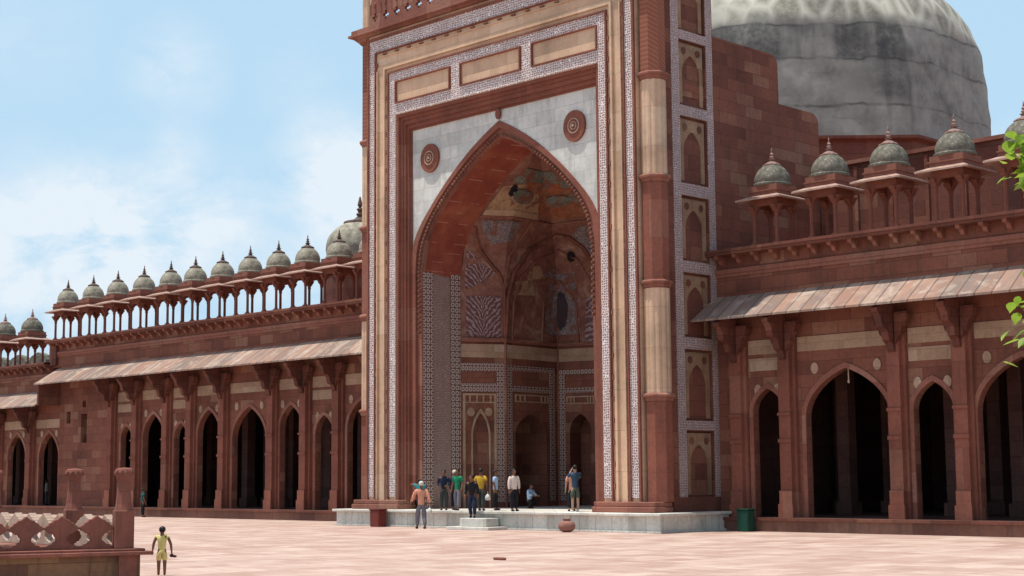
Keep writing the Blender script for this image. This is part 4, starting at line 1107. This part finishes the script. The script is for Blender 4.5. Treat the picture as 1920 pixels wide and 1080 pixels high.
    add((0, 0, .56+dz), .064, root)
    for s, l in ((-1, lL), (1, lR)):
        a0 = add(l[0], .062, root); kn = Vector(l[1]); an = Vector(l[2])
        if shorts: a1 = add(tuple(Vector(l[0]).lerp(kn, .5)), .052, a0); add(tuple(Vector(l[0]).lerp(kn, 1.02)), .046, a1)
        else: a1 = add(l[1], .048, a0); add(tuple(kn.lerp(an, .96)), .038, a1)
    skin_mesh('shorts' if shorts else 'trousers', P, E, root, trousers, rt_, 1)
    m = MB(); ellipsoid(m, (hx, hy-.018*k, hz_+.018*k), (.056*k*hairscale, .058*k*hairscale, .056*k*hairscale), 12, 7, -.8, 1.0); m.build('hair', hair, rt_, True, True)
    if shoes:
        for s, l in ((-1, lL), (1, lR)):
            m = MB(); ellipsoid(m, (l[2][0]*k, (l[2][1]+.04)*k, .022*k), (.030*k, .072*k, .024*k), 10, 5); m.build('shoe', shoes, rt_, True, True)
    return rt_
T_ORANGE = mat('orange_white_plaid_cotton', lambda t, tc: t.mix(t.ramp(t.n('TexWave', {'Vector': tc, 'Scale': 9.0, 'Distortion': 2.0}).outputs[0], [(.4, 0.0), (.6, 1.0)]), (.62, .14, .05), (.62, .42, .33)))
T_TEAL = cloth('teal_cotton', (.01, .20, .22)); T_TEALDK = cloth('dark_teal_cotton', (.012, .09, .10)); T_GREEN = cloth('green_printed_cotton', (.01, .19, .09), .6, 14)
T_YEL = cloth('mustard_yellow_cotton', (.52, .32, .03), .3); T_LBLUE = cloth('light_blue_cotton', (.36, .50, .68)); T_WHITE = cloth('pinkish_white_cotton', (.68, .58, .52), .2)
T_NAVY = cloth('navy_cotton', (.015, .025, .05)); T_NAVY2 = cloth('slate_navy_cotton', (.035, .07, .11)); T_BLACK = cloth('black_cotton', (.012, .012, .016)); T_GREY = cloth('grey_trouser_cloth', (.15, .145, .17))
T_DKG = cloth('dark_green_grey_cloth', (.045, .055, .05)); T_OLIVE = cloth('olive_shorts_cloth', (.07, .09, .065)); T_PURP = cloth('dark_purple_cotton', (.06, .02, .06)); T_OFFW = cloth('off_white_cotton', (.55, .55, .52))
T_BLOND = cloth('cream_cloth_cap', (.62, .55, .42)); T_CHILD = cloth('yellow_child_cotton', (.66, .56, .20), .3, 12); T_PINK = cloth('salmon_cotton', (.62, .30, .22)); T_WSHOE = cloth('white_shoe', (.7, .7, .68)); T_DARKBR = cloth('maroon_brown_cotton', (.06, .02, .03))
PZ = .54
GP = 'visitors in the mosque courtyard'
person((-36.38, 32.12, 0), 1.46, -62, 'person in an orange plaid shirt and grey trousers walking on the paving before the platform', T_ORANGE, T_GREY, legL=(.06, .10), legR=(-.01, -.09), armL=((-.16, .05, .66), (-.19, .12, .55)), armR=((.15, -.05, .65), (.18, -.08, .52)), hair=T_OFFW, shoes=T_DARKBR)
person((-37.72, 33.35, PZ), 1.34, -75, 'person in a bright teal shirt crouching at the platform edge with one arm stretched left', T_TEAL, T_BLACK, crouch=.20, lean=.12, armL=((-.12, .22, .60), (-.10, .36, .60)), armR=((.13, .12, .50), (.12, .2, .42)), sleeves='short')
person((-36.58, 33.25, PZ), 1.28, 140, 'person in a dark vest and dark trousers looking down, left of the green shirt', T_NAVY, T_DKG, armL=((-.14, .02, .65), (-.08, .13, .60)), armR=((.15, -.01, .65), (.13, .10, .56)), lean=.03, shoes=T_BLACK)
person((-36.62, 33.75, PZ), 1.25, 110, 'person in a cream cap and dark shirt standing close behind the dark vest', T_DARKBR, T_BLACK, hair=T_BLOND, hairscale=1.12, shoes=T_BLACK)
person((-35.9, 33.2, PZ), 1.27, 165, 'person in a printed green shirt and grey trousers on the platform', T_GREEN, T_GREY, sleeves='short', legL=(.03, .07), legR=(-.01, -.05), armL=((-.15, .0, .65), (-.15, .06, .52)), armR=((.15, -.03, .65), (.17, .0, .52)), shoes=T_BLACK)
person((-34.72, 32.72, .34), 1.34, 150, 'person all in black stepping down from the platform onto the step block', T_BLACK, T_NAVY, lean=.07, legL=(.05, .03), legR=(.03, -.10), shoes=T_BLACK, armR=((.15, -.02, .64), (.16, .05, .5)))
person((-34.85, 33.2, PZ), 1.29, -20, 'person in a mustard yellow shirt standing on the platform', T_YEL, T_DKG, sleeves='short', legL=(.01, .02), legR=(.0, -.02), armL=((-.17, -.02, .66), (-.13, .05, .56)), armR=((.16, -.02, .66), (.13, .05, .56)), shoes=T_BLACK, fat=1.1)
person((-34.78, 33.75, PZ), 1.24, 60, 'person in a light blue shirt and dark trousers just behind the yellow shirt', T_LBLUE, T_BLACK, sleeves='short', shoes=T_BLACK)
person((-33.42, 33.2, PZ), 1.27, 100, 'person in a loose pinkish white shirt and black trousers standing alone on the platform', T_WHITE, T_BLACK, armL=((-.14, .0, .65), (-.13, .03, .50)), armR=((.14, .0, .65), (.15, .02, .49)), shoes=T_BLACK, fat=1.12)
person((-31.2, 33.5, PZ), 1.36, -65, 'person in a slate navy shirt and olive shorts raising a camera near the right jamb', T_NAVY2, T_OLIVE, skin=SKINL, shorts=True, sleeves='short', armL=((-.13, .09, .72), (-.03, .12, .88)), armR=((.14, .08, .72), (.04, .12, .88)), shoes=T_WSHOE)
person((-31.75, 33.95, PZ), 1.25, -60, 'person in a salmon top and dark trousers half hidden beyond the olive shorts', T_PINK, T_BLACK, skin=SKINL, sleeves='short', armR=((.13, .09, .70), (.06, .13, .80)), shoes=T_BLACK)
person((-31.22, 34.75, PZ), 1.36, -40, 'person in a dark purple shirt and off white trousers mostly hidden behind the right jamb', T_PURP, T_OFFW, shoes=T_BLACK)
person((-57.7, 35.45, 0), 1.22, 20, 'person in a dark teal shirt and black trousers standing beside the left arcade', T_TEALDK, T_BLACK, sleeves='short', shoes=T_BLACK)
person((-69.5, 37.4, .38), 1.25, 30, 'person in pale clothes standing dimly inside the far left arch', T_OFFW, T_GREY, shoes=T_BLACK)
# seated person in the hall: sits on a low plastic-like stool in the shade
sp = person((-35.55, 36.0, PZ), 1.2, 80, 'person in a pale blue shirt sitting in the shade under the great arch', T_LBLUE, T_BLACK, crouch=.30, lean=.05, shoes=T_BLACK, armL=((-.14, .08, .37), (-.1, .2, .35)), armR=((.14, .08, .37), (.1, .2, .35)))
# child
cd = person((-22.85, 14.42, 0), .80, -58, 'small child in a yellow sleeveless outfit walking away across the paving', T_CHILD, T_CHILD, shorts=True, sleeves='cap', hairscale=1.25, BK=1.3, legL=(.01, .03), legR=(.0, -.02), armL=((-.17, .0, .66), (-.19, .02, .50)), armR=((.18, .0, .64), (.20, .03, .46)), fat=.95)
def in_hand(root, p, h):
    a = -root.rotation_euler.z; x, y, z = [v*h for v in p]
    c, s = math.cos(root.rotation_euler.z), math.sin(root.rotation_euler.z)
    return (root.location.x+c*x-s*y, root.location.y+s*x+c*y, root.location.z+z)
hp = in_hand(cd, (.20, .04, .40), .80)
m = MB(); ellipsoid(m, (0, 0, 0), (.05, .03, .03), 8, 5); ellipsoid(m, (.045, .03, -.012), (.05, .028, .022), 8, 5); o = m.build('sandals', T_DARKBR, None, True, True); o.location = hp; tag(o, 'pair of brown sandals dangling from the right hand of the child', 'sandals')
cmr = empty('camera_device', (-31.34, 33.57, PZ+1.22), 'small black camera held up to the face by the olive shorts wearer', 'camera')
m = MB(); m.box(-.05, .05, -.02, .02, -.035, .035); m.build('camera_body', T_BLACK, cmr, local=True, bevel=.006); m = MB(); m.tube([(0, .018, 0), (0, .06, 0)], .022, 10); m.build('lens', T_GREY, cmr, local=True)
for lc, lb, mt_ in (((-36.08, 32.2, .55), 'white cloth bag swinging from the right hand of the orange shirt', T_OFFW), ((-34.5, 33.15, PZ+.42), 'small white plastic bag held low beside the yellow shirt', T_OFFW)):
    b = empty('carry_bag', lc, lb, 'bag'); m = MB(); m.lathe(0, 0, [(.03, -.10), (.085, -.09), (.08, 0), (.05, .06), (.015, .09)], 10); m.build('pouch', mt_, b, True, True); m = MB(); m.tube([(0, 0, .08), (.01, 0, .13), (0, 0, .17)], .008, 6); m.build('handle', mt_, b, local=True)

# ---------------------------------------------------------------- small things on the paving
def bin_(loc, w, d, h, mt, label):
    b = empty('litter_bin', loc, label, 'bin'); m = MB()
    m.prism([(-w/2, 0), (w/2, 0), (w/2+.02, h-.03), (-w/2-.02, h-.03)], -d/2, d/2, lambda u, v, q: (u, q, v)); m.build('body', mt, b, local=True, bevel=.02)
    m = MB(); m.box(-w/2-.035, w/2+.035, -d/2-.02, d/2+.02, h-.03, h+.01); m.build('rim', mt, b, local=True, bevel=.008)
    m = MB(); m.box(-w/2+.03, w/2-.03, -d/2+.03, d/2-.03, h+.01, h+.012); m.build('opening', DARK, b, local=True)
bin_((-39.1, 32.68, 0), .42, .34, .56, REDBIN, 'square dark red litter bin against the left part of the platform')
bin_((-26.62, 35.52, 0), .36, .34, .62, GRNBIN, 'dark green litter bin at the right end of the platform')
pt = empty('clay_pot', (-30.61, 32.5, 0), 'round terracotta water pot on the paving before the platform', 'pot')
m = MB(); m.lathe(0, 0, densify([(.10, 0), (.2, .06), (.245, .16), (.21, .27), (.12, .315), (.09, .32)], 3), 24); m.build('body', CLAY, pt, True, True)
m = MB(); m.lathe(0, 0, [(.09, .315), (.10, .34), (.125, .375), (.105, .378), (.085, .34)], 20, cap=False); m.build('rim', CLAY, pt, True, True)
m = MB(); m.prism([(-.16, -.03), (-.05, -.07), (.12, -.05), (.17, .02), (.05, .06), (-.12, .05)], 0.0, .05, lambda u, v, w: (u, v, w)); o = m.build('stone_fragment', PLAIN, None, local=True, bevel=.015); o.location = (-21.65, 21.11, .0); tag(o, 'small flat broken stone lying alone on the open paving', 'stone')

# ---------------------------------------------------------------- stone railing round the tank, lower left
fc = Vector((-22.3, 13.35, 0))
d1 = Vector((-.36, -.933, 0)).normalized(); d2 = Vector((-1, 0, 0))
GR = 'carved stone railing around the tank'
def frame(o, d):
    n = Vector((0, 0, 1)).cross(d)
    return lambda u, z, w: (o.x+d.x*u+n.x*w, o.y+d.y*u+n.y*w, z)
def railing(o, d, u0, u1, nm, mt, label, first=.0):
    F = frame(o, d); rt2_ = empty('stone_railing', F((u0+u1)/2, .5, 0), label, 'railing', GR)
    wv = .535 if mt is FENCE else .45; z0, zt = .50, 1.03
    n = int((u1-u0)/wv)
    wv = (u1-u0)/n
    for i in range(n):
        a = u0+i*wv; c_ = a+wv/2
        # merlon silhouette like a pot finial: narrow waist, bulging shoulders, ogee point
        R_ = [(wv/2, z0), (wv/2, z0+.045)]+[(wv/2-q_*wv/.535, z0+h_) for q_, h_ in ((.045, .05), (.075, .075), (.12, .08), (.15, .115), (.185, .135), (.19, .18), (.165, .205), (.15, .24), (.10, .25), (.07, .28), (.03, .295), (.015, .32), (.012, .345), (.035, .375), (.06, .38), (.085, .42), (.12, .43), (.15, .465), (.19, .47))]+[(.0, z0+.53)]
        pts = [(c_+x, z) for x, z in R_]+[(c_-x, z) for x, z in reversed(R_[:-1])]
        m = MB(); m.prism(pts, -.07, .07, lambda u, v, w: F(u, v, w)); m.build('merlon', mt, rt2_, bevel=.008)
    m = MB(); m.prism([(u0, z0+.315), (u1, z0+.315), (u1, z0+.345), (u0, z0+.345)], -.045, .045, lambda u, v, w: F(u, v, w)); m.build('tie_rail', mt, rt2_)
    return rt2_
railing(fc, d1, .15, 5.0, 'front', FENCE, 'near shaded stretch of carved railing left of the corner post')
railing(fc, d2, .15, 1.42, 'side', FENCE_SUNTONE, 'short sunlit stretch of carved railing just behind the corner post')
railing(fc, d2, 1.72, 4.25, 'side', FENCE_SUNTONE, 'sunlit stretch of carved railing between the two rear posts')
railing(fc, d2, 4.55, 9.4, 'side', FENCE_SUNTONE, 'sunlit stretch of carved railing beyond the third post at the picture edge')
def post(p, label, mt=FENCE):
    r = empty('railing_post', (p.x, p.y, .5), label, 'post', GR)
    m = MB(); m.box(-.15, .15, -.15, .15, 0, .60); m.build('base_block', mt, r, local=True, bevel=.012)
    m = MB(); m.lathe(0, 0, [(.15, .60), (.14, .64), (.128, .70), (.10, 1.04), (.105, 1.07)], 8, math.pi/8); m.build('shaft', mt, r, local=True)
    m = MB(); m.lathe(0, 0, [(.105, 1.07), (.12, 1.10), (.135, 1.16), (.15, 1.22), (.14, 1.25), (.10, 1.27), (.05, 1.275), (.01, 1.28)], 16, 0)
    cp = m.build('lotus_cap', mt, r, local=True)
    for k in range(10):
        a = k*math.pi/5; m = MB(); ellipsoid(m, (.128*math.cos(a), .128*math.sin(a), 1.19), (.036, .036, .05), 6, 4); m.build('petal', mt, cp, True, True)
    for o_ in r.children_recursive:
        if o_.parent == cp: o_.parent = cp
    r.rotation_euler = (0, 0, math.atan2(d1.y, d1.x)+math.pi/2)
    return r
post(fc, 'near corner post of the carved railing with a lotus cap')
post(fc+d2*1.57, 'second railing post with a lotus cap, left of and behind the corner post')
post(fc+d2*4.4, 'third railing post with a lotus cap at the left picture edge')
# base wall with coping
bw = empty('tank_wall', (fc.x, fc.y, 0), 'stained ochre and red stone base wall with projecting coping under the railing', 'wall')
def poly_off(off, far=9.6):
    # outline of the tank surround: corner, along d1, along d2, with thickness
    n1 = Vector((-d1.y, d1.x, 0)); n2 = Vector((0, 1, 0))
    if n1.x < 0: n1 = -n1
    # outer corner = intersection of the two offset lines
    a = fc+n1*off; b = fc+n2*off
    t = (b.y-a.y)/d1.y; c_ = a+d1*t
    return [(c_.x, c_.y), ((a+d1*6).x, (a+d1*6).y), ((fc-n1*.5+d1*6).x, (fc+d1*6-n1*.5).y), ((fc.x-.75), fc.y-.5), (fc.x-far, fc.y-.5), (fc.x-far, (b).y)]
m = MB(); m.prism(poly_off(.17), 0, .40, lambda u, v, w: (u, v, w)); m.build('base_wall', FENCEWALL, bw)
m = MB(); m.prism(poly_off(.30), .40, .46, lambda u, v, w: (u, v, w)); m.prism(poly_off(.22), .46, .50, lambda u, v, w: (u, v, w)); m.build('coping', FENCE, bw, bevel=.01)
m = MB(); F1 = frame(fc, d1); F1n = (-1 if (Vector(F1(0, 0, 1))-fc).x < 0 else 1)
for u in (-.05, 2.3, 4.6): m.prism([(u-.14, 0), (u+.14, 0), (u+.14, .40), (u-.14, .40)], .15*F1n, .21*F1n, lambda u_, v, w: F1(u_, v, w))
m.build('base_pier', FENCE, bw)
m = MB(); m.tube([F1(4.6, .62, .30*F1n), F1(3.9, .60, .28*F1n), F1(3.35, .45, .33*F1n)], .02, 6); o = m.build('dark_cloth', T_BLACK, None); tag(o, 'thin dark strap hanging over the railing coping at the left picture edge', 'strap')

# ---------------------------------------------------------------- tree whose leaves reach in from the right
LEAF = mat('fresh_green_leaf', lambda t, tc: t.ramp(t.noise(tc, 7, 4), [(.3, (.06, .13, .015)), (.5, (.15, .26, .035)), (.7, (.34, .40, .09))]), .5)
bs_ = None
for nd in [n for n in LEAF.node_tree.nodes if n.type == 'BSDF_PRINCIPLED']:
    nt_ = LEAF.node_tree; tr = nt_.nodes.new('ShaderNodeBsdfTranslucent'); mx = nt_.nodes.new('ShaderNodeMixShader'); mx.inputs[0].default_value = .35
    tr.inputs[0].default_value = (.40, .60, .06, 1); out = [n for n in nt_.nodes if n.type == 'OUTPUT_MATERIAL'][0]
    nt_.links.new(nd.outputs[0], mx.inputs[1]); nt_.links.new(tr.outputs[0], mx.inputs[2]); nt_.links.new(mx.outputs[0], out.inputs[0])
BARK = solid('grey_brown_bark', (.12, .09, .065), .9, .6, 12)
tr_ = empty('broadleaf_tree', (-1.2, 8.2, 0), 'broadleaf tree whose bright green leaves reach in at the right edge', 'tree')
m = MB()
m.tube([(-1.2, 8.2, 0), (-1.15, 8.15, 1.0), (-1.3, 8.0, 2.2), (-1.2, 8.0, 3.4), (-.9, 8.1, 4.6)], [.17, .14, .12, .09, .05], 10)
m.build('trunk', BARK, tr_)
limbs = [[(-1.3, 8.0, 2.1), (-1.9, 7.4, 2.4), (-2.6, 6.95, 2.4), (-3.27, 6.56, 2.28)], [(-1.25, 8.0, 2.9), (-2.0, 7.3, 3.3), (-2.7, 6.85, 3.2), (-3.24, 6.48, 3.02)], [(-1.2, 8.0, 3.3), (-.4, 7.2, 3.9), (.3, 6.8, 4.2)], [(-1.2, 8, 3.5), (-1.5, 9.0, 4.2), (-1.2, 9.8, 4.6)], [(-1.0, 8.1, 4.2), (-1.9, 7.9, 4.9), (-2.2, 7.5, 5.1)]]
for l in limbs:
    m = MB(); m.tube(l, [.05, .035, .022, .008][:len(l)], 6); m.build('limb', BARK, tr_)
rl_ = random.Random(11)
m = MB()
def leaf(p, size, rnd):
    d = Vector((rnd.uniform(-1, 1), rnd.uniform(-1, 1), rnd.uniform(-.9, .3))).normalized(); s_ = d.cross(Vector((rnd.uniform(-.4, .4), rnd.uniform(-.4, .4), 1))).normalized(); n_ = s_.cross(d)
    out = [(0, 0), (.15, .26), (.4, .38), (.65, .30), (.88, .12), (1.08, 0)]
    for sg in (1, -1):
        i = len(m.v)
        for a, b in out: m.v.append(tuple(p+d*a*size+s_*sg*b*size+n_*(abs(b)*.22-.06*a*a)*size))
        m.f.append(tuple(range(i, i+len(out))) if sg > 0 else tuple(reversed(range(i, i+len(out))))); m.mi.append(0)
clus = []
for (c0_, n0) in (((-3.24, 6.45, 2.99), 6), ((-3.19, 6.48, 2.92), 5), ((-3.20, 6.47, 3.05), 4), ((-3.26, 6.56, 2.30), 5), ((-3.29, 6.52, 2.21), 4), ((-3.23, 6.55, 2.36), 4)):
    for k in range(n0): clus.append(Vector(c0_)+Vector((rl_.gauss(.015, .03), rl_.gauss(.015, .03), rl_.gauss(0, .05))))
for l in limbs:
    for q in l[1:-1]+([l[-1]] if l[-1][0] > -3 else []):
        for k in range(8): clus.append(Vector(q)+Vector((rl_.gauss(.1, .2), rl_.gauss(.1, .2), rl_.gauss(0, .18))))
RX = Vector((math.cos(YAW), -math.sin(YAW), 0))
def pix(p):
    v = p-Vector((0, 0, EYE)); return 960+2930.2*v.dot(rt2)/v.dot(Fw)
for c_ in clus:
    for k in range(10):
        p = c_+Vector((rl_.gauss(0, .05), rl_.gauss(0, .05), rl_.gauss(0, .05)))
        leaf(p, rl_.uniform(.045, .085), rl_)
m.build('crown', LEAF, tr_)
